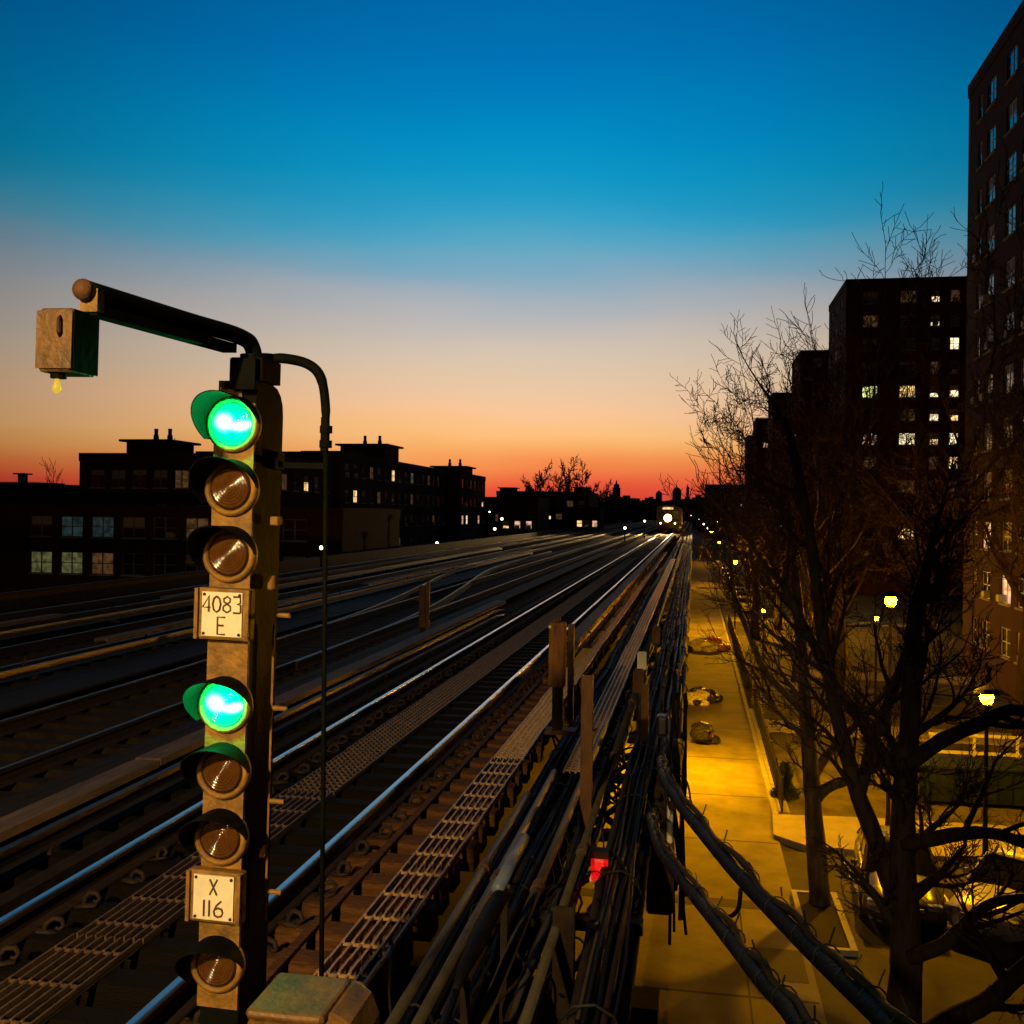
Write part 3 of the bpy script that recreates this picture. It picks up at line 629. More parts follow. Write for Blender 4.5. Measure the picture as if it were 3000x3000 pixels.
MB().tube([(.02, -.075, .01), (.025, -.09, .02), (.025, -.09, .06), (.02, -.075, .07)], .005, 6).build('handle', M['rail_rust'], lb)
MB().b2(.035, .095, .0, .04, .0985, .17).build('hanger', M['signal_paint'], lb)
MB().cyl((-.01, -.03, -.106), .024, .016, 12).build('socket', M['signal_black'], lb)
MB().lathe((-.015, -.03, -.115), [(.006, 0), (.009, -.012), (.013, -.024), (.013, -.034), (.008, -.042), (.002, -.045)], 14, 'Z').build('bulb', M['bulb'], lb, True)
# conduit hoop and step pegs
cd = MB().tube(bez3([(.05, .2, 3.275), (.11, .21, 3.285), (.205, .24, 3.268), (.262, .25, 3.215), (.287, .25, 3.1), (.293, .25, 2.95)], 6), [.021]*20+[.019]*6+[.016]*5, 12).build('conduit_hoop', M['signal_black'], sg, True)
MB().tube([(.293, .25, 2.95), (.31, .25, 2.3), (.36, .25, .0)], .0105, 8).build('conduit_pole', M['signal_black'], sg, True)
u = MB(); u.cyl((.293, .25, 3.0), .026, .03, 12); u.cyl((.293, .25, 2.94), .026, .03, 12); u.b2(.275, .30, .235, .265, 2.91, 3.05); u.build('union_fitting', M['signal_black'], cd)
MB().tube([(.05, .2, 3.24), (.05, .2, 3.30)], .034, 12).build('conduit_collar', M['signal_black'], cd)
MB().b2(.085, .30, .243, .257, 2.838, 2.862).build('stay', M['signal_black'], sg)
MB().b2(.0845, .11, .2, .27, 2.83, 2.9).build('stay_bracket', M['signal_black'], sg)
for z in (2.235, 1.855, 1.475, 1.105): MB().cyl((.15, .2, z), .0105, .06, 8, 'X').build('step_peg', M['signal_paint'], sg)
MB().tube([(.114, .2, .98), (.114, .2, 2.2)], .005, 6).build('thin_conduit', M['signal_paint'], sg)
MB().cbox((.122, .17, 2.62), (.035, .05, .035), .004).build('clamp_block', M['signal_paint'], sg)
MB().cbox((.108, .17, 2.37), (.03, .03, .06), .008).build('clamp_block', M['signal_paint'], sg)
MB().cbox((.105, .17, 1.28), (.03, .03, .05), .008).build('clamp_block', M['signal_paint'], sg)
# signal case standing in front of the mast
cs = empty('relay_case', (-1.12, 2.86, -.235), 'worn rounded relay case at the foot of the signal', 'relay case')
MB().cbox((0, .1, .64), (.36, .38, 1.25), .09).build('case', M['case'], cs); MB().cbox((-.03, .07, 1.262), (.24, .26, .03), .012).build('lid', M['case'], cs)
MB().b2(-.1, .1, .0, .2, 0, .02).build('foot', M['steel_dark'], cs)

# second small signal on the walkway, seen a little way on
s2 = empty('wayside_post', (-1.60, 12.3, -.165), 'rust-brown equipment post standing on the walkway beyond the signal', 'post')
MB().cbox((0, 0, .95), (.20, .16, .78), .02).build('cabinet', M['rust_lamplit'], s2); MB().b2(.13, .20, -.05, .05, .12, 1.32).build('channel', M['steel_rust'], s2); MB().b2(-.06, .07, .0, .08, .05, .56).build('stem', M['steel_dark'], s2)
MB().b2(-.13, .24, -.12, .12, 0, .05).build('bracket', M['steel_rust'], s2); MB().cyl((-.14, -.02, .62), .05, .06, 10, 'X').build('knob', M['steel_rust'], s2); MB().cbox((-.02, 0, 1.365), (.1, .1, .05), .012).build('cap', M['steel_rust'], s2)
MB().cyl((-.085, -.09, 1.29), .018, .02, 10, 'Y').build('lamp_glass', M['plate_white'], s2)
s3_ = empty('wayside_post', (-5.75, 21.5, -.12), 'dim brown post standing between the near and second tracks', 'post')
MB().cbox((0, 0, .55), (.15, .14, .9), .02).build('cabinet', M['steel_rust'], s3_); MB().b2(.09, .15, -.03, .03, 0, 1.1).build('channel', M['steel_rust'], s3_); MB().b2(-.05, .05, -.05, .05, 0, .1).build('stem', M['steel_dark'], s3_); MB().cyl((-.11, 0, .7), .04, .06, 10, 'X').build('knob', M['steel_rust'], s3_)
s4_ = empty('wayside_post', (-16.9, 45, -.345), 'short post with a small white lamp at the far deck edge', 'post')
MB().tube([(0, 0, 0), (0, 0, 1.0)], .05, 8).build('stem', M['steel_dark'], s4_); MB().lathe((0, 0, 1.0), [(.03, 0), (.08, .05), (.08, .12), (.03, .18)], 10, 'Z').build('lamp_glass', M['dot_lamp'], s4_, True)

# ------------------------------------------------------------------ station platform behind the camera, with its lamps
pf = tag(MB().b2(-1.65, 2.2, -40, 1.0, .85, 1.02).build('platform', M['concrete_pale']), kind='structure')
plp = empty('platform_lamp', (-1.0, -3.6, 1.02), 'platform lamp on a pole at the end of the station', 'lamp', 'platform lamps')
MB().tube([(0, 0, 0), (0, 0, 3.9), (-.2, 0, 4.05), (-1.0, 0, 4.1)], .045, 10).build('pole', M['steel_dark'], plp); MB().cbox((-1.2, 0, 4.1), (.4, .22, .12), .03).build('hood', M['steel_dark'], plp); MB().cbox((-1.2, 0, 4.01), (.34, .18, .05), .015).build('lamp_glass', M['white_globe'], plp)
freeze(plp)
for i, (x, y) in enumerate([(-1.0, -9), (-1.0, -15), (-1.0, -21), (-1.0, -27)]):
    c = copy_tree(plp); c.location = (x, y, 1.02)
    tag(c, ['second', 'third', 'fourth', 'fifth'][i]+' platform lamp on a pole back along the station', 'lamp', 'platform lamps')
    if i < 1: lamp('lamp_light', (-1.2, 0, 3.93), 1100, WARM, .12, c, 'SPOT', R(60), (-.25, .92, -.34))
lamp('lamp_light', (-1.2, 0, 3.93), 4000, WARM, .12, plp, 'SPOT', R(66), (-.22, .85, -.42))

# ------------------------------------------------------------------ train
tn = empty('subway_train', (-3.375, 138, 0), 'approaching subway train with blazing headlight on the near track', 'train')
sec = [(-1.42, .35), (1.42, .35), (1.5, .9), (1.5, 2.9), (1.3, 3.45), (.7, 3.72), (-.7, 3.72), (-1.3, 3.45), (-1.5, 2.9), (-1.5, .9)]
MB().loft([[(x*k, y, z) for x, z in sec] for y, k in ((0, .985), (.15, 1), (46, 1))], True, True).build('body', M['train_steel'], tn)
for x in (-.95, .95): MB().b2(x-.38, x+.38, -.02, -.004, 1.75, 2.85).build('window', M['glass'], tn)
dr = MB().b2(-.42, .42, -.0025, -.001, .9, 2.95).build('door', M['train_steel'], tn); MB().b2(-.3, .3, -.0032, -.0026, 2.5, 2.9).build('window', M['glass'], dr)
for x in (-.95, .95): MB().cyl((x, -.03, 1.25), .11, .05, 16, 'Y').build('headlight', M['dot_lamp'], tn)
MB().cyl((0, -.018, 1.95), .5, .03, 20, 'Y').build('headlight', M['headlight'], tn)  # disc made oversized, the glow around the lamp put into its shape
MB().b2(-.7, .7, -.03, -.004, 3.1, 3.4).build('destination_sign', M['lit_warm'], tn)
MB().b2(-1.3, 1.3, .3, 46, .05, .34).build('underframe', M['steel_dark'], tn)
lamp('headlight_beam', (0, -.4, 1.7), 16000, (1, .6, .22), .2, tn, 'SPOT', R(70), (0.02, -1, -.03))

# ------------------------------------------------------------------ buildings
def facade(mb, O, U, Nn, Wd, H, cols, rows, dep=.14):
    O, U, Nn = Vector(O), Vector(U), Vector(Nn); Z = Vector((0, 0, 1))
    us = sorted({0, Wd, *[c for p in cols for c in p]}); zs = sorted({0, H, *[c for p in rows for c in p]})
    isw = lambda a, b: any(p[0] <= a < p[1] for p in cols) and any(q[0] <= b < q[1] for q in rows)
    flip = U.cross(Z).dot(Nn) < 0
    def q(a, b, c, d): mb.quad(d, c, b, a) if flip else mb.quad(a, b, c, d)
    for i in range(len(us)-1):
        for j in range(len(zs)-1):
            u0, u1, z0, z1 = us[i], us[i+1], zs[j], zs[j+1]
            if isw((u0+u1)/2, (z0+z1)/2):
                P = [O+U*u0+Z*z0, O+U*u1+Z*z0, O+U*u1+Z*z1, O+U*u0+Z*z1]; B = [p-Nn*dep for p in P]
                for k in range(4): q(P[k], P[(k+1) % 4], B[(k+1) % 4], B[k])
            else: q(O+U*u0+Z*z0, O+U*u1+Z*z0, O+U*u1+Z*z1, O+U*u0+Z*z1)
WM = {}
def window_mesh(w, h, m):                                  # sash window: outer frame, meeting rail and mullion, in the XZ plane facing -Y
    key = (round(w, 2), round(h, 2), m)
    if key not in WM:
        b = MB(); t = .055
        b.b2(-w/2, -w/2+t, -.03, .03, 0, h); b.b2(w/2-t, w/2, -.03, .03, 0, h); b.b2(-w/2+t, w/2-t, -.03, .03, 0, t); b.b2(-w/2+t, w/2-t, -.03, .03, h-t, h); b.b2(-w/2+t, w/2-t, -.025, .02, h*.5-.03, h*.5+.03)
        if w > 1.25: b.b2(-.05, .05, -.028, .025, t, h-t)
        WM[key] = b.mesh('window', M[m])
    return WM[key]
PM = {}
def pane_mesh(w, h, m):
    key = (round(w, 2), round(h, 2), m)
    if key not in PM: PM[key] = MB().b2(-w/2+.03, w/2-.03, -.006, .006, .03, h-.03).mesh('pane', M[m])
    return PM[key]
wr = random.Random(99); XM = {}
M['blind'] = mat('window_blind', (.30, .27, .22), .8, var=.2, scale=4)
M['ac_grey'] = mat('air_conditioner_casing', (.28, .27, .25), .6, var=.2, scale=6)
def blind_mesh(w, h):
    if ('b', round(w, 2), h) not in XM: XM[('b', round(w, 2), h)] = MB().b2(-w/2+.056, w/2-.056, -.002, .002, 0, h).mesh('blind', M['blind'])
    return XM[('b', round(w, 2), h)]
def ac_mesh():
    if 'ac' not in XM: XM['ac'] = MB().cbox((0, 0, .19), (.56, .42, .38), .02).mesh('air_conditioner', M['ac_grey'])
    return XM['ac']
def sill_mesh(w):
    if ('s', round(w, 2)) not in XM: XM[('s', round(w, 2))] = MB().b2(-w/2-.08, w/2+.08, -.12, .02, -.04, .045).mesh('sill', M['kerb'])
    return XM[('s', round(w, 2))]
def add_window(root, O, U, Nn, p, q, dep, pm, fm):
    w, h = p[1]-p[0], q[1]-q[0]; U, Nn = Vector(U), Vector(Nn)
    pos = Vector(O)+U*((p[0]+p[1])/2)+Vector((0, 0, q[0]))-Nn*(dep-.045)
    wd = link('window', window_mesh(w, h, fm), root, pos, (0, 0, math.atan2(-Nn.x*-1, -Nn.y) if False else math.atan2(Nn.y, Nn.x)+math.pi/2))
    link('pane', pane_mesh(w, h, pm), wd, (0, 0, 0))
    k = wr.random()
    if k < .45 and pm in ('glass', 'lit_warm', 'lit_pale'):
        bh = round(h*wr.choice([.25, .4, .5, .62]), 2); link('blind', blind_mesh(w, bh), wd, (0, -.009, h-.05-bh))
    if fm == 'frame' and wr.random() < .22 or fm != 'frame' and wr.random() < .08: link('air_conditioner', ac_mesh(), wd, (wr.choice([-1, 1])*(w/4 if w > 1.25 else 0), -.16, .06))
    link('sill', sill_mesh(w), wd, (0, -.07, -.05))
    return wd
def building(name, label, x0, x1, y0, y1, top, faces, wall='brick', group=None, dep=.14, cat='apartment block', frame='frame', base=G):
    r = empty(name, (x0, y0, base), label, cat, group); Wx, Wy, H = x1-x0, y1-y0, top-base
    b = MB()
    F = {'front': ((0, 0, 0), (1, 0, 0), (0, -1, 0), Wx), 'west': ((0, Wy, 0), (0, -1, 0), (-1, 0, 0), Wy), 'east': ((Wx, 0, 0), (0, 1, 0), (1, 0, 0), Wy), 'back': ((Wx, Wy, 0), (-1, 0, 0), (0, 1, 0), Wx)}
    for k, (O, U, Nn, w) in F.items():
        cols, rows, pick = faces.get(k, ([], [], None))
        facade(b, O, U, Nn, w, H, cols, rows, dep)
        for ci, p in enumerate(cols):
            for ri, q in enumerate(rows):
                pm = pick(ci, ri) if pick else 'glass'
                add_window(r, O, U, Nn, p, q, dep, pm, frame)
    b.quad((0, 0, H), (Wx, 0, H), (Wx, Wy, H), (0, Wy, H)); b.quad((dep+.06, dep+.06, 0), (dep+.06, Wy-.2, 0), (Wx-.2, Wy-.2, 0), (Wx-.2, dep+.06, 0))
    # inner liner keeps light from leaking through the openings
    b.b2(dep+.05, Wx-dep-.05, dep+.05, Wy-dep-.05, .02, H-.02)
    b.build('wall', M[wall], r)
    p = MB(); t = .3
    p.b2(-.06, Wx+.06, -.06, t, H+.002, H+.75); p.b2(-.06, Wx+.06, Wy-t, Wy+.06, H+.002, H+.75); p.b2(-.06, t, t, Wy-t, H+.002, H+.75); p.b2(Wx-t, Wx+.06, t, Wy-t, H+.002, H+.75)
    p.build('parapet', M[wall], r)
    return r
def bulkhead(r, x, y, w, d_, h, z0, chim=True, wall='brick2'):
    b = MB().b2(x, x+w, y, y+d_, z0, z0+h).build('bulkhead', M[wall], r); MB().b2(x-.5, x+w+.5, y-.5, y+d_+.5, z0+h+.002, z0+h+.22).build('roof_slab', M['roof'], b)
    if chim:
        for q in (.38, .72): MB().lathe((x+w*q, y+d_/2, z0+h+.22), [(.28, 0), (.26, .5), (.18, .7), (.2, 1.2)], 8, 'Z').build('chimney', M['brick2'], b)

rows1 = [(25.4-2.65*k-.72-G, 25.4-2.65*k+.72-G) for k in range(12)]
y1_, y0_ = 63.3, 36.0
side1 = [(2.1, 2.9), (3.9, 5.5), (7.4, 9.1), (10.1, 11.8), (13.8, 15.4), (17, 18.6), (20.5, 22)]
r1 = random.Random(3)
def pk1(ci, ri):
    return 'lit_pink' if (ci, ri) in ((1, 9), (2, 10)) else 'glass'
building('apartment_tower', 'tall dark brick tower at the right edge with rows of pale sash windows', 15.5, 44, y0_, y1_, 26.9, {'west': (side1, rows1, pk1)}, group='brick apartment towers')
rows2 = [(27.4-2.68*k-.68-G, 27.4-2.68*k+.68-G) for k in range(12)]
cols2 = [(1.85, 3.55), (5.9, 7.65), (9.15, 10.15), (11.25, 12.25), (15, 16.6)]
lit2 = {(2,0):'lit_pale',(1,0):'lit_dim',(3,0):'lit_dim',(2,1):'lit_pale',(0,1):'lit_dim',(3,2):'lit_pale',(2,3):'lit_dim',(0,4):'lit_green',(1,4):'lit_warm',(2,4):'lit_pale',(3,4):'lit_pale',
        (2,5):'lit_pale',(3,5):'lit_warm',(1,5):'lit_dim',(0,6):'lit_pink',(1,6):'lit_pale',(2,6):'lit_warm',(3,6):'lit_pale',(2,7):'lit_dim',(3,7):'lit_warm',(0,7):'lit_dim',(1,8):'lit_dim',(3,8):'lit_dim',(2,9):'lit_dim',(1,10):'lit_warm',(3,10):'lit_dim',(0,9):'lit_dim'}
def gl(seed, prob, kinds=('lit_warm', 'lit_dim', 'lit_pale', 'lit_pink')):
    rr = random.Random(seed); memo = {}
    def f(ci, ri):
        if (ci, ri) not in memo: memo[(ci, ri)] = rr.choice(kinds) if rr.random() < prob else 'glass'
        return memo[(ci, ri)]
    return f
building('apartment_tower', 'brick tower with many glowing windows facing the camera behind the trees', 16.88, 47, 121.8, 137, 28.8,
         {'front': (cols2, rows2, lambda c, r: lit2.get((c, r), 'glass')), 'west': ([(2, 3.4), (6, 7.4), (10.5, 12)], rows2, gl(5, .12))}, group='brick apartment towers', frame='frame_dark')
names = ['third in the receding row, stepping down behind the lit one', 'fourth in the receding row', 'fifth in the receding row', 'last and smallest looking in the receding row']
for i, (y, tp) in enumerate([(172.6, 28.7), (231.5, 28.7), (293.5, 28.8), (340.2, 27.6)]):
    building('apartment_tower', 'dark brick tower, '+names[i], 16.87, 46, y, y+15, tp, {'front': ([(1.9, 3.4), (5.8, 7.3), (9.5, 11)], rows2, gl(20+i, .10)), 'west': ([(2, 3.4), (6.5, 8), (11, 12.5)], rows2, gl(40+i, .18))}, group='brick apartment towers', frame='frame_dark')
building('apartment_block', 'low dark block closing the end of the street right of the skyline', 4.6, 22, 430, 445, 14.2, {'front': ([(2, 3.5), (6, 7.5), (10, 11.5), (14, 15.5)], [(6, 7.4), (9, 10.4), (12, 13.4), (15.5, 17), (18, 19.4)], gl(61, .15))}, wall='brick2', frame='frame_dark')
# houses beyond the tracks
def rws(n, z0=1.5, st=2.95, h=1.5): return [(z0+k*st, z0+k*st+h) for k in range(n)]
def regular(a, b, n, w): return [(a+(b-a)*(k+.5)/n-w/2, a+(b-a)*(k+.5)/n+w/2) for k in range(n)]
littab = {(4,3):'lit_dim',(6,3):'lit_olive',(7,3):'lit_dim'}
a = building('apartment_block', 'dark flat-roofed block on the left with a big rooftop bulkhead', -54.5, -36.8, 84, 101, 6.6, {'front': (regular(.8, 17, 8, 1.35), rws(4, 1.6, 3.05, 1.6), lambda c, r: littab.get((c, r), 'glass')), 'east': (regular(.5, 16.5, 6, 1.3), rws(4, 1.6, 3.05, 1.5), gl(71, .12))}, wall='brick2', group='dark blocks beyond the tracks', frame='frame_dark', cat='apartment block')
bulkhead(a, 2.2, 4, 4.2, 5, 2.0, 13.12); bulkhead(a, 8.6, 5, 3.5, 4, .75, 13.12, False)
for x, h in ((7.6, 1.6), (11.8, 1.3), (13.1, .9), (15.4, 1.5)): MB().tube([(x, 3, 13.1), (x, 3, 13.8+h)], .035, 5).build('aerial', M['iron'], a)
lit_b = {(1,3):'lit_warm',(4,3):'lit_dim',(9,3):'lit_dim',(9,4):'lit_olive',(3,4):'lit_dim',(6,4):'lit_warm',(12,4):'lit_dim',(13,2):'lit_dim',(2,2):'lit_warm',(7,1):'lit_dim'}
a = building('apartment_block', 'long dark block beyond the tracks with two chimneys on its bulkhead', -53, -36.6, 103, 150, 7.9, {'east': (regular(.5, 46.5, 16, 1.4), rws(5, 1.4, 2.8, 1.4), lambda c, r: lit_b.get((c, r), 'glass')), 'front': (regular(.5, 16, 6, 1.3), rws(5, 1.4, 2.8, 1.4), gl(73, .06))}, wall='brick2', group='dark blocks beyond the tracks', frame='frame_dark')
bulkhead(a, 10.6, 16, 5.6, 6, 2.4, 14.42); bulkhead(a, 11, 4, 4.6, 4, .8, 14.42, False); 
MB().b2(12.2, 12.9, 15.94, 15.98, 14.6, 15.2).build('lit_hatch', M['lit_pale'], a); MB().b2(13.9, 14.6, 15.94, 15.98, 14.6, 15.2).build('lit_hatch', M['lit_pale'], a)
a = building('apartment_block', 'farther dark block with a small bulkhead at the end of the left row', -50, -35, 152, 171, 7.7, {'east': (regular(.5, 18.5, 6, 1.4), rws(5, 1.4, 2.8, 1.4), gl(75, .15))}, wall='brick2', group='dark blocks beyond the tracks', frame='frame_dark')
bulkhead(a, 9.5, 5, 5, 6, 1.7, 14.22)
a = building('apartment_block', 'low dark block beneath the bare treetops in the distance', -46, -24, 238, 262, 6.7, {'front': (regular(.5, 21.5, 8, 1.5), rws(4, 1.4, 3, 1.4), gl(77, .12))}, wall='brick2', group='dark blocks beyond the tracks', frame='frame_dark')
bulkhead(a, .6, 1, 3.4, 5, 1.4, 13.22, False); bulkhead(a, 18.3, 1, 3.2, 5, 1.6, 13.22, False)
a = building('apartment_block', 'low dark block at the far left edge with a short chimney', -112, -91.5, 135, 152, 5.0, {'front': (regular(.5, 20, 7, 1.5), rws(3, 1.6, 3.2, 1.5), gl(79, .12))}, wall='brick2', group='dark blocks beyond the tracks', frame='frame_dark')
bulkhead(a, 9.0, 2, 7.0, 6, .8, 11.52, False); bulkhead(a, 8.0, 9, .9, 1.2, 2.4, 11.52, False)
lit_c = {(1, 1): 'lit_cool', (2, 1): 'lit_cool', (0, 0): 'lit_olive', (1, 0): 'lit_olive', (2, 0): 'lit_dim', (5, 1): 'lit_dim'}
building('school_building', 'low dark building before the left block, with wide blue-green and yellow windows', -52, -24, 68, 82, 1.9, {'front': ([(4.0+2.45*k, 5.75+2.45*k) for k in range(9)], [(4.1, 5.7), (6.8, 8.3)], lambda c, r: lit_c.get((c, r), 'glass'))}, wall='brick2', frame='frame_dark', cat='building')
a = building('apartment_block', 'lower dark block filling the gap before the treetops in the left row', -47, -29, 192, 207, 4.6, {'front': (regular(.5, 17.5, 6, 1.4), rws(3, 1.4, 2.9, 1.4), gl(78, .1)), 'east': (regular(.5, 14.5, 4, 1.4), rws(3, 1.4, 2.9, 1.4), gl(76, .1))}, wall='brick2', group='dark blocks beyond the tracks', frame='frame_dark')
bulkhead(a, 11, 4, 3.5, 4, 1.1, 11.12, False)
# low shop buildings with bright fronts at the end of the yard
for i, (x, y, w) in enumerate([(-15.5, 128, 5), (-9.6, 152, 4)]):
    building('shop', ['small dark shed with lit windows left of the far rails', 'small trackside hut with lit windows nearest the train'][i], x-w-4, x-4, y, y+6, 2.6, {'front': (regular(.3, w-.3, 3, .8), [(6.9, 7.9)], gl(90+i, .85, ('lit_warm', 'lit_pink')))}, wall='brick2', frame='frame_dark', cat='shed')
# skyline
sky_r = random.Random(12)
def block(x, y, w, h, lab, extra=None):
    e = empty('distant_building', (x, y, G), lab, 'building', 'skyline on the horizon')
    MB().b2(-w/2, w/2, 0, w, 0, h-G).build('wall', M['brick2'], e)
    if extra == 'dome':
        MB().lathe((0, w/2, h-G), [(w*.5, 0), (w*.48, w*.2), (w*.36, w*.42), (w*.15, w*.55), (.3, w*.62), (.3, w*.8)], 14, 'Z').build('dome', M['brick2'], e, True)
    elif extra == 'tower':
        MB().b2(-w*.36, w*.36, w*.14, w*.86, h-G+.01, h-G+3).build('setback', M['brick2'], e); MB().lathe((0, w/2, h-G+3), [(w*.2, 0), (w*.1, 2), (.2, 4)], 8, 'Z').build('lantern_roof', M['roof'], e)
    else:
        MB().b2(-w*.25, w*.15, w*.2, w*.6, h-G+.01, h-G+1.6).build('bulkhead', M['roof'], e)
    return e
HX = lambda u_, y: y*(u_-2032)/3000*1.031
HZ = lambda v_, y: 2.5+y*(1506-v_)/3000*1.02
block(HX(1815, 950), 950, 7, HZ(1432, 950), 'slim distant tower standing alone on the horizon', 'tower')
block(HX(1985, 900), 900, 7.5, HZ(1444, 900), 'distant domed building on the horizon', 'dome')
block(HX(1935, 920), 920, 5.5, HZ(1451, 920), 'squat distant domed block left of the larger dome', 'dome')
block(HX(2015, 880), 880, 2.4, HZ(1428, 880), 'thin distant chimney right of the dome', 'chimney')
ORD = 'first second third fourth fifth sixth seventh eighth ninth tenth eleventh twelfth thirteenth fourteenth fifteenth sixteenth seventeenth eighteenth nineteenth twentieth twenty-first twenty-second twenty-third twenty-fourth twenty-fifth twenty-sixth'.split()
for i in range(26):
    u_ = 1745+i*13+sky_r.uniform(-4, 4); y = sky_r.uniform(520, 860)
    block(HX(u_, y), y, sky_r.uniform(7, 13), HZ(sky_r.uniform(1458, 1482), y), 'low distant roof, '+ORD[i]+' from the left in the dark band along the horizon')

# ------------------------------------------------------------------ trees
MINR = [.005]
def grow(trunk, twigs, p, d_, ln, r, lvl, rr, up=.25, spread=1.0, maxl=5, n=6):
    d_ = Vector(d_).normalized(); pts = [Vector(p)]; rad = [r]; seg = ln/n
    for i in range(n):
        j = Vector((rr.gauss(0, 1), rr.gauss(0, 1), rr.gauss(0, .8)))*(.085+.032*lvl)
        d_ = (d_+j+Vector((0, 0, up*(.30 if lvl else .1)))).normalized(); pts.append(pts[-1]+d_*seg); rad.append(max(MINR[0], r*(1-.72*(i+1)/n)))
    (trunk if lvl < 2 else twigs).tube(pts, rad, 8 if lvl == 0 else 6 if lvl == 1 else 4 if lvl == 2 else 3, lvl < 2)
    sprout(trunk, twigs, pts, rad, ln, lvl, rr, up, spread, maxl)
    return pts
def sprout(trunk, twigs, pts, rad, ln, lvl, rr, up, spread, maxl, start=.25, k=None):
    if lvl >= maxl: return
    nb = k if k else [7, 6, 6, 5, 4][min(lvl, 4)]
    for b in range(nb):
        f = start+(1-start)*(b+rr.uniform(.2, .9))/nb; f = min(f, .99); q = f*(len(pts)-1); i = int(q); fr = q-i
        i = min(i, len(pts)-2)
        p = pts[i].lerp(pts[i+1], fr); t = (pts[i+1]-pts[i]).normalized(); r0 = rad[i]+(rad[i+1]-rad[i])*fr
        o = t.orthogonal().normalized(); o.rotate(Matrix.Rotation(rr.uniform(0, 6.283), 3, t))
        ang = rr.uniform(.5, 1.0)*spread; dd = t*math.cos(ang)+o*math.sin(ang)
        grow(trunk, twigs, p, dd, ln*rr.uniform(.42, .66)*(1-.25*f), max(MINR[0], r0*rr.uniform(.45, .65)), lvl+1, rr, up, spread, maxl, 5 if lvl < 2 else 4 if lvl == 2 else 3)
    if lvl < maxl:
        t = (pts[-1]-pts[-2]).normalized(); grow(trunk, twigs, pts[-1], t, ln*.55, rad[-1]*.95, lvl+1, rr, up, spread, maxl, 4)
def tree(loc, h, r, seed, label, bark='bark', twig='twig', spread=1.0, up=.25, maxl=4, lean=(0, 0), group='bare street trees'):
    e = empty('bare_tree', loc, label, 'tree', group); a, b = MB(), MB(); rr = random.Random(seed); MINR[0] = max(.005, .00026*loc[1])
    grow(a, b, (0, 0, -.05), (lean[0], lean[1], 1), h*.62, r, 0, rr, up, spread, maxl, 8)
    a.build('trunk', M[bark], e, True); b.build('crown', M[twig], e); return e
def limb_tree(loc, limbs, seed, label, bark='bark', kids=6, maxl=4, ln=2.6):
    e = empty('bare_tree', loc, label, 'tree', 'bare street trees'); a, b = MB(), MB(); rr = random.Random(seed); o = Vector(loc); MINR[0] = .006
    for pts, r0, r1, k, lv in limbs:
        P = bez3([Vector(p)-o for p in pts], 4); n_ = len(P); rad = [r0+(r1-r0)*(i/(n_-1)) for i in range(n_)]
        rad = [q*(1+.10*noise.noise(P[i]*1.3)) for i, q in enumerate(rad)]
        n0 = len(a.v); a.tube(P, rad, 14)
        a.v[n0:] = [tuple(Vector(q)+noise.noise_vector(Vector((q[0]*7, q[1]*7, q[2]*2.2)))*.10*r0+noise.noise_vector(Vector((q[0]*19, q[1]*19, q[2]*6)))*.05*r0) for q in a.v[n0:]]
        sprout(a, b, P, rad, ln, lv, rr, .25, 1.0, maxl, .35, k)
    a.build('trunk', M[bark], e, True); b.build('crown', M['twig'], e); return e
limb_tree((2.96, 24.5, G), [
    ([(2.99, 24.5, G-.05), (2.96, 24.5, -6.2), (2.86, 24.5, -4.9), (2.73, 24.5, -3.33), (2.62, 24.5, -1.99), (2.51, 24.6, -.58), (2.40, 24.7, .6), (2.3, 24.9, 1.8)], .27, .08, 8, 0),
    ([(2.86, 24.5, -4.1), (3.08, 24.45, -3.78), (3.53, 24.4, -3.56), (4.13, 24.4, -3.25), (4.75, 24.5, -2.75), (5.3, 24.6, -1.9)], .12, .05, 6, 1),
    ([(2.62, 24.4, -2.1), (2.27, 24.2, -1.72), (1.65, 24.0, -1.04), (1.26, 23.9, -.19), (.94, 23.8, .67), (.8, 23.7, 1.9)], .10, .04, 7, 1),
    ([(2.75, 24.7, -3.72), (3.11, 24.9, -3.14), (3.64, 25, -2.56), (4.16, 25.1, -1.98), (4.8, 25.2, -1.0), (5.2, 25.4, .3)], .12, .045, 6, 1)], 31, 'bare tree with a pale split trunk rising from the kerbed bed', bark='bark_mid', kids=6, ln=3.4)
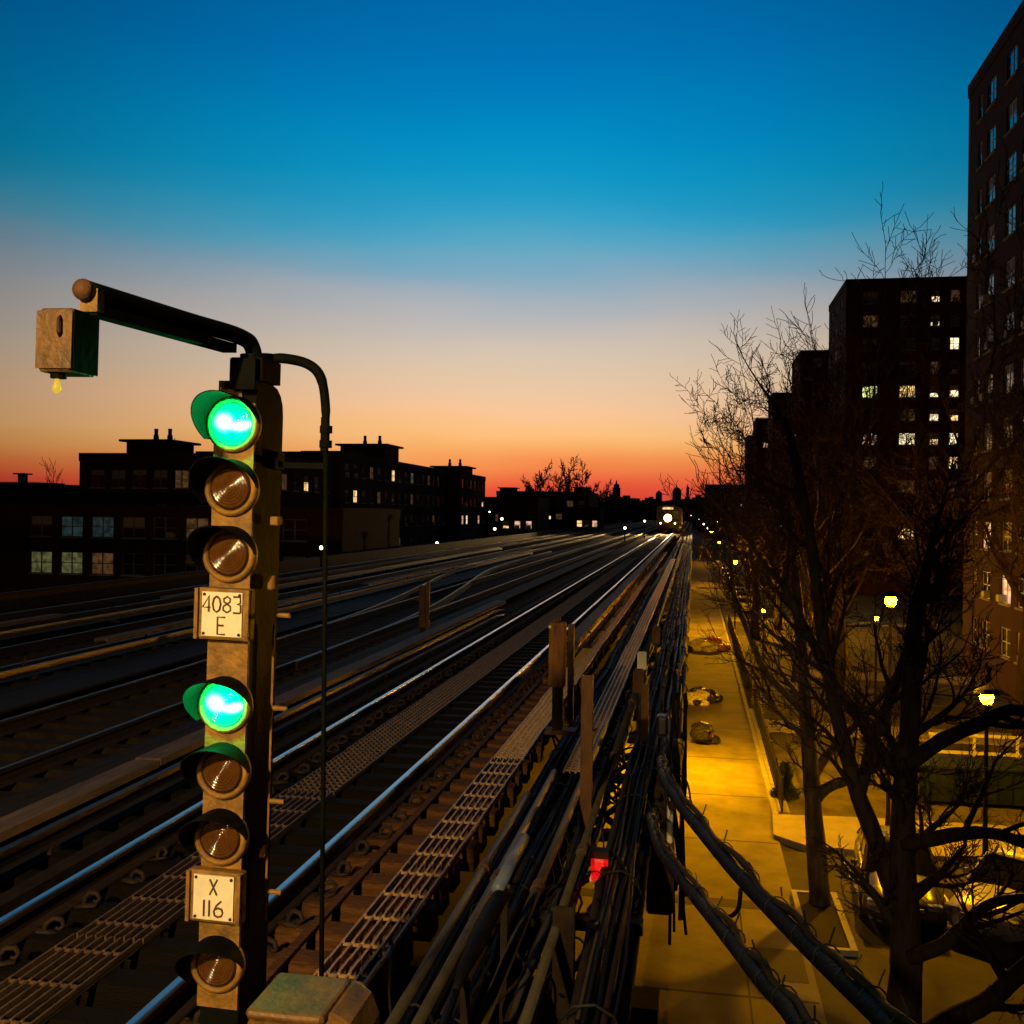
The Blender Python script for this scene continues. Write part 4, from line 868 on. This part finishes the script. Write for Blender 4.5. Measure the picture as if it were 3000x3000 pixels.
limb_tree((3.22, 16.0, G), [
    ([(3.22, 16, G-.05), (3.2, 16, -5.6), (3.17, 16, -4.88), (3.19, 16, -4.09), (3.15, 16, -3.21), (3.12, 16, -2.36), (3.14, 16, -1.41), (3.2, 16, -.47), (3.22, 16, .5), (3.3, 16.1, 1.3)], .29, .10, 9, 0),
    ([(3.22, 16.1, -3.9), (3.06, 16.2, -3.25), (2.76, 16.3, -2.36), (2.46, 16.3, -1.55), (2.19, 16.4, -.47), (2.0, 16.5, .6), (1.85, 16.7, 1.9), (1.6, 17, 3.4)], .16, .07, 8, 1),
    ([(3.14, 15.9, -2.32), (3.46, 15.6, -2.13), (3.87, 15.5, -2.0), (4.28, 15.5, -1.98), (4.85, 15.4, -2.1), (5.6, 15.3, -2.0)], .12, .06, 6, 1),
    ([(3.16, 15.9, -1.15), (3.61, 15.8, -.75), (4.16, 15.8, -.46), (4.53, 15.8, -.27), (5.0, 15.8, -.29), (5.6, 15.9, .1)], .125, .06, 7, 1),
    ([(3.2, 15.8, -3.95), (3.59, 15.6, -3.66), (3.91, 15.6, -3.30), (4.25, 15.5, -2.95), (4.7, 15.4, -2.8)], .12, .05, 5, 1),
    ([(3.13, 16.1, -1.35), (2.87, 16.2, -1.12), (2.57, 16.2, -.64), (2.12, 16.3, -.04), (1.8, 16.4, .6), (1.4, 16.5, 1.4)], .13, .05, 7, 1),
    ([(2.55, 16.3, -1.7), (2.8, 16.4, -.75), (3.02, 16.5, -.25), (3.3, 16.6, .6), (3.6, 16.8, 1.6)], .10, .05, 6, 1),
    ([(3.2, 15.9, -5.3), (3.53, 15.2, -4.6), (3.95, 14.6, -3.95), (4.5, 14.4, -3.25), (5.2, 14.2, -2.6)], .15, .1, 4, 1)], 47, 'big dark forked tree standing nearest, in front of the parked cars', kids=7, ln=2.6)
T = [((5.6, 57, G), 20.5, .36, 121, 'widest bare tree, its fan of branches dark against the sunset', 'bark', 1.2),
     ((4.6, 76, G), 19.0, .32, 122, 'bare tree by the kerb with twigs over the street, left of the wide one', 'bark', 1.15),
     ((8.4, 66, G), 22.0, .34, 101, 'tall bare tree whose top reaches leftmost against the sunset sky', 'bark', 1.15),
     ((9.2, 46, G), 19.0, .36, 102, 'tall bare tree whose twigs top the roof of the lit tower', 'bark', 1.0),
     ((7.4, 55, G), 19.5, .34, 103, 'bare tree in mid lawn before the row of towers', 'bark', 1.05),
     ((4.9, 50.5, G), 12.5, .22, 104, 'slender bare tree with a pale lamplit trunk beside the fence corner', 'bark_pale', .9),
     ((8.1, 57, G), 13.0, .26, 105, 'pale-barked bare tree lit from below on the lawn', 'bark_pale', 1.0),
     ((11.5, 36, G), 15.0, .32, 106, 'bare tree at the right, by the green container', 'bark', 1.05),
     ((6.6, 82, G), 18.0, .3, 107, 'bare tree farther along the pavement past the second path', 'bark', 1.1),
     ((9.5, 98, G), 18.0, .3, 108, 'bare tree in front of the third tower', 'bark', 1.1),
     ((6.2, 120, G), 17.0, .3, 109, 'distant bare tree along the street past the third path', 'bark', 1.1),
     ((8.0, 150, G), 18.0, .3, 110, 'farthest bare tree along the street before the towers', 'bark', 1.1),
     ((13.0, 44, G), 17.0, .34, 111, 'bare tree against the tall tower at the right edge', 'bark', 1.05)]
for loc, h, r, sd0, lab, bk, spr in T: tree(loc, h, r, sd0, lab, bk, spread=spr, maxl=4 if loc[1] < 90 else 3)
for i, (x, y, h) in enumerate([(-47, 300, 20), (-38, 305, 22), (-29, 300, 20)]):
    tree((x, y, G), h, .5, 200+i, ['rounded bare tree', 'tallest bare tree', 'smaller bare tree'][i]+' above the low block on the horizon', 'bark', 'twig_red', 1.1, .3, 4, group='bare trees behind the low block')
tree((-84, 128, G), 13.5, .3, 220, 'small bare tree between the two left blocks', 'bark', 'twig', .7, .4, 3)

# evergreen shrub by the fence
e = empty('evergreen_shrub', (2.95, 33.3, G+.05), 'small dark evergreen shrub just inside the fence', 'shrub')
b = MB(); rr = random.Random(5)
for i in range(2200):
    z = rr.uniform(.05, 1.15); w = (.42*(1-z/1.25)+.04)*(.8+.3*math.sin(z*9)); a_ = rr.uniform(0, 6.283); q = w*rr.uniform(.4, 1)
    p = Vector((q*math.cos(a_), q*math.sin(a_), z)); d_ = Vector((math.cos(a_), math.sin(a_), rr.uniform(.2, 1.2))).normalized()*rr.uniform(.06, .13)
    b.tube([p, p+d_], [.02, .004], 3)
b.build('foliage', M['shrub'], e); MB().tube([(0, 0, -.05), (0, 0, .9)], [.04, .01], 6).build('stem', M['bark'], e)

# ------------------------------------------------------------------ fence along the pavement
def fence(name, p0, p1, h, label, step=.125):
    p0, p1 = Vector(p0), Vector(p1); d_ = p1-p0; Ln = d_.length; e = empty(name, p0, label, 'fence', rz=math.atan2(d_.y, d_.x))
    for z in (.15, h-.12): MB().b2(0, Ln, -.022, .022, z, z+.045).build('fence_rail', M['iron'], e)
    pk = MB().b2(-.009, .009, -.0235, .0235, .02, h).mesh('picket', M['iron']); ps = MB().b2(-.03, .03, -.032, .032, 0, h+.1).mesh('post', M['iron'])
    n_ = int(Ln/step)
    for i in range(1, n_):
        if i % 20: link('picket', pk, e, (i*step, 0, 0))
    for i in range(0, n_+1, 20): link('post', ps, e, (i*step, 0, 0))
fence('iron_fence', (2.72, 31.7, G+.1), (2.85, 48.4, G+.1), .95, 'long black iron picket fence between the pavement and the lawn')
fence('iron_fence', (2.95, 48.5, G+.1), (5.2, 48.5, G+.1), .95, 'short iron picket fence turning across the lawn', .14)
fence('iron_fence', (2.85, 51, G+.1), (2.9, 86, G+.1), .95, 'farther iron picket fence running on down the street', .16)
# no more than a strip of kerb wall under the near fence
tag(MB().b2(2.62, 2.95, 31.7, 48.3, G-.02, G+.1).build('fence_footing', M['kerb']), kind='structure')

# ------------------------------------------------------------------ lamps in the street
def street_lamp(loc, h, label, power, group='street lamps', style='globe', color=SODIUM, glow='sodium_globe', rg=.16):
    e = empty('street_lamp', loc, label, 'street lamp', group)
    MB().tube([(0, 0, 0), (0, 0, .5), (0, 0, h-.2)], [.10, .06, .045], 10).build('pole', M['steel_dark'], e)
    MB().lathe((0, 0, h-.2), [(.05, 0), (.12, .03), (.12, .06), (.06, .07)], 12, 'Z').build('collar', M['steel_dark'], e)
    MB().lathe((0, 0, h-.13), [(.06, 0), (rg*.85, rg*.35), (rg, rg), (rg*.85, rg*1.6), (rg*.3, rg*2), (.01, rg*2.05)], 14, 'Z').build('globe', globe_glass(power, color, rg) if power > 300 else M[glow], e, True)
    MB().lathe((0, 0, h-.13), [(rg*2.1, rg*1.75), (rg*2.15, rg*1.7), (rg*1.2, rg*2.35), (.03, rg*2.7), (.02, rg*2.6), (rg*1.1, rg*2.25)], 18, 'Z').build('hood', M['steel_dark'], e)
    return e
street_lamp((5.54, 30.5, G+.1), 6.5, 'tall street lamp blazing above the lawn at the pavement corner', 6000)
street_lamp((7.17, 26.9, G), 4.55, 'lower street lamp glaring through branches by the parked cars', 600)
street_lamp((3.2, 129, G), 5.6, 'bright street lamp down the street beside the viaduct', 5000)
street_lamp((3.2, 80, G), 5.4, 'street lamp halfway down the street behind twigs', 12000, glow='sodium_globe', rg=.13)
street_lamp((4.0, 60, G), 3.6, 'small path lamp behind the leaning trunk', 900, glow='white_globe', rg=.10)
street_lamp((8.45, 50, G), 4.3, 'small path lamp between the two big trunks', 600, glow='white_globe', rg=.10)
for i, (x, y, h) in enumerate([(3.2, 190, 5.6), (3.2, 245, 5.6), (3.0, 310, 6), (1.8, 380, 7), (-1, 420, 8.5), (6, 270, 7)]):
    street_lamp((x, y, G), h, ['first', 'second', 'third', 'fourth', 'last', 'stray'][i]+' of the tiny street lamps glinting far down the road', 3000 if i == 0 else 0, 'far street lamps', glow='dot_lamp', rg=.22)
for i, (x, y, z, h) in enumerate([(-22.3, 88, G, 6.2), (-17.9, 92, -.345, 1.3), (-18.0, 96, -.345, 2.2), (-6.3, 96, -.345, 1.5), (-5.6, 120, -.345, 2.0), (-32.2, 86, G, 4.8), (-30, 150, G, 9), (-26, 170, G, 9.2)]):
    street_lamp((x, y, z), h, ['little white yard lamp at the deck edge, leftmost of the small lights', 'low white lamp beside the far rails', 'white lamp standing above the low one at the deck edge', 'white lamp right of the middle tracks', 'bright little lamp left of the approaching train', 'little street lamp seen through the signal conduit', 'distant lamp in front of the long block', 'distant lamp by the end of the left row'][i], 60 if i != 5 else 200, 'small yard lamps', color=WARM, glow='dot_lamp', rg=.12)

e = empty('bulkhead_lamp', (-.86, 36.2, -2.3), 'shaded lamp fixed to a viaduct column above the bright pool on the road', 'lamp')
MB().tube([(0, 0, 0), (.1, 0, .05), (.35, 0, .02)], .03, 8).build('arm', M['steel_dark'], e)
MB().lathe((.45, 0, -.02), [(.16, -.06), (.17, -.05), (.10, .06), (.03, .09), (.02, .05), (.09, .0)], 16, 'Z').build('shade', M['steel_dark'], e)
MB().lathe((.45, 0, -.16), [(.01, 0), (.07, .03), (.08, .08), (.05, .12)], 12, 'Z').build('globe', globe_glass(5000, SODIUM, .08), e, True)

# ------------------------------------------------------------------ rubbish bags
def bag_mesh(seed, m):
    rr = random.Random(seed); nu, nv = 18, 11; rings = []
    for j in range(nv+1):
        t = j/nv; w = .30*math.sin(math.pi*min(.97, .16+t*.80))**.55 if t < .82 else .10*(1.02-t)/.2+.015
        ring = []
        for k in range(nu):
            a = 6.2832*k/nu; c, q = math.cos(a), math.sin(a)
            f = 1+.30*noise.noise(Vector((c*1.6+seed*3, q*1.6, t*2.2)))+.20*noise.noise(Vector((c*5+seed, q*5, t*5)))
            ring.append((w*c*f*1.15, w*q*f, max(0, .34*t+(.05*noise.noise(Vector((c*4, q*4+seed, t*4))) if j else 0))))
        rings.append(ring)
    return MB().loft(rings, True, True).mesh('rubbish_bag', M[m])
BW = [bag_mesh(i, 'bag_white') for i in range(3)]; BB = [bag_mesh(10+i, 'bag_black') for i in range(3)]; BO = [bag_mesh(20, 'bag_orange')]
def pile(cx, cy, n, lab, w=.75, d_=.6):
    rr = random.Random(int(cy*7))
    for i in range(n):
        lay = 0 if i < n*.5 else 1 if i < n*.82 else 2
        k = rr.random() if n > 8 else .62+rr.random()*.38; me, cn = (rr.choice(BW), 'white') if k < .6 else (rr.choice(BB), 'black') if k < .92 else (BO[0], 'orange')
        s = rr.uniform(.75, 1.25)*(1.3 if cy > 60 else 1.1); o = link('rubbish_bag', me, None, (cx+rr.uniform(-w, w)*(1-.3*lay), cy+rr.uniform(-d_, d_)*(1-.3*lay), G+.002+lay*.2), (rr.uniform(-.15, .15) if lay else 0, 0, rr.uniform(0, 6.28)))
        o.scale = (s, s, s*rr.uniform(.8, 1.1)); tag(o, cn+' plastic rubbish bag in the '+lab, 'rubbish bag', 'bags in the '+lab)
pile(.95, 69.5, 26, 'farthest pile on the road', 1.2, 1.2); pile(.35, 49.8, 24, 'biggest pile beside the viaduct', .85, .8); pile(.35, 41.0, 6, 'small nearest pile at the viaduct foot', .45, .35)

# ------------------------------------------------------------------ cars
def car(loc, rz, paint, label, detail=True, group='parked cars'):
    e = empty('parked_car', loc, label, 'car', group, rz)
    st = [(-2.22, .36, .58, .60), (-2.12, .26, .68, .76), (-1.85, .22, .76, .85), (-1.3, .2, .86, .89), (-.8, .2, .93, .90), (.2, .2, .95, .905), (1.0, .2, .97, .90), (1.7, .22, .99, .88), (2.1, .3, .95, .80), (2.22, .4, .84, .68)]
    rings = []
    for y, zl, zb, hw in st:
        hgt = zb-zl; pr = [(-.80, 0), (.80, 0), (.97, .18), (1.0, .45), (.97, .72), (.88, .94), (.55, 1.02), (0, 1.05), (-.55, 1.02), (-.88, .94), (-.97, .72), (-1, .45), (-.97, .18)]
        rings.append([(a*hw, y, zl+c*hgt) for a, c in pr])
    MB().loft(rings, True, True).build('body', M[paint], e, True)
    gs = [(-.98, .90, .90, .80), (-.25, .93, 1.38, .73), (.15, .94, 1.43, .74), (.8, .95, 1.42, .73), (1.25, .96, 1.33, .72), (1.85, .97, .985, .76)]
    rings = [[(-hw*1.06, y, zb), (hw*1.06, y, zb), (hw, y, zb+(zt-zb)*.75), (hw*.86, y, zt), (-hw*.86, y, zt), (-hw, y, zb+(zt-zb)*.75)] for y, zb, zt, hw in gs]
    MB().loft(rings, True, True).build('window', M['car_glass'], e)
    rf = MB().loft([[(-hw*.86, y, zt+.006), (hw*.86, y, zt+.006), (hw*.84, y, zt+.03), (-hw*.84, y, zt+.03)] for y, zb, zt, hw in gs[1:5]], True, True); rf.build('roof', M[paint], e, True)
    pil = MB()
    for s in (-1, 1):
        pil.tube([(s*.80*1.0, -.95, .93), (s*.66, -.25, 1.40)], .035, 5); pil.tube([(s*.78, .35, .95), (s*.69, .35, 1.40)], .04, 5); pil.tube([(s*.78, 1.75, .98), (s*.64, 1.2, 1.36)], .05, 5)
    pil.build('pillars', M[paint], e)
    for s in (-1, 1):
        MB().cbox((s*.60, -2.10, .63), (.34, .2, .14), .04).build('headlight', M['head_clear'], e); MB().cbox((s*.62, 2.14, .80), (.26, .12, .14), .03).build('tail_light', M['bag_orange'], e)
        MB().cbox((s*.98, -.62, 1.0), (.16, .1, .11), .03).build('mirror', M[paint], e)
    MB().b2(-.38, .38, -2.245, -2.19, .50, .62).build('grille', M['iron'], e); MB().b2(-.38, .38, -2.252, -2.246, .56, .575).build('trim', M['chrome'], e); MB().b2(-.17, .17, -2.26, -2.2, .40, .48).build('number_plate', M['plate_white'], e)
    for x in (-.80, .80):
        for y in (-1.38, 1.36):
            w = MB().cyl((0, 0, 0), .32, .2, 22, 'X').build('wheel', M['tyre'], e, loc=(x, y, .32)); MB().cyl((.0, 0, 0), .2, .212, 14, 'X').build('rim', M['rim'], w)
    freeze(e); return e
c1_ = car((4.80, 25.3, G+.004), R(-6), 'paint_silver', 'silver car parked nose-out behind the big forked trunk')
c2_ = car((7.35, 24.6, G+.004), R(-38), 'paint_white', 'pale car parked at an angle at the right edge')
c3_ = copy_tree(c1_); c3_.location = (10.2, 26.2, G+.004); c3_.rotation_euler = (0, 0, R(-8)); tag(c3_, 'silver car half hidden by branches farther right in the lot', 'car', 'parked cars')
for i, y in enumerate([96, 102.5, 108.5, 115, 134, 140, 147]):
    c = copy_tree(c1_ if i % 2 else c2_); c.location = (4.6, y, G+.14); c.rotation_euler = (0, 0, R(180+rnd.uniform(-2, 2)))
    tag(c, ['first', 'second', 'third', 'fourth', 'fifth', 'sixth', 'last'][i]+' small distant car in the line beyond the fence, counting away', 'car', 'cars parked down the street')

# green container and white barrier behind the lot
e = empty('green_container', (7.0, 33.5, G+.1), 'long dark green ribbed container at the right beyond the lot', 'container')
MB().b2(0, 3.6, 0, 1.5, .12, 1.15).build('body', M['green_metal'], e)
for i in range(9): MB().b2(.1+i*.42, .16+i*.42, -.05, -.002, .14, 1.1).build('rib', M['green_metal'], e)
MB().b2(-.05, 3.65, -.07, 1.55, 1.152, 1.22).build('rim', M['green_metal'], e)
for x in (.2, 3.4): MB().b2(x-.06, x+.06, .1, 1.4, 0, .119).build('skid', M['iron'], e)
e = empty('white_barrier', (8.2, 37.5, G+.1), 'white rail barrier behind the green container', 'barrier')
for x in (0, 1.4, 2.8): MB().b2(x-.04, x+.04, -.04, .04, 0, 1.45).build('post', M['white_paint'], e)
for z in (.75, 1.35): MB().b2(-.1, 2.9, -.07, -.042, z, z+.11).build('barrier_rail', M['white_paint'], e)
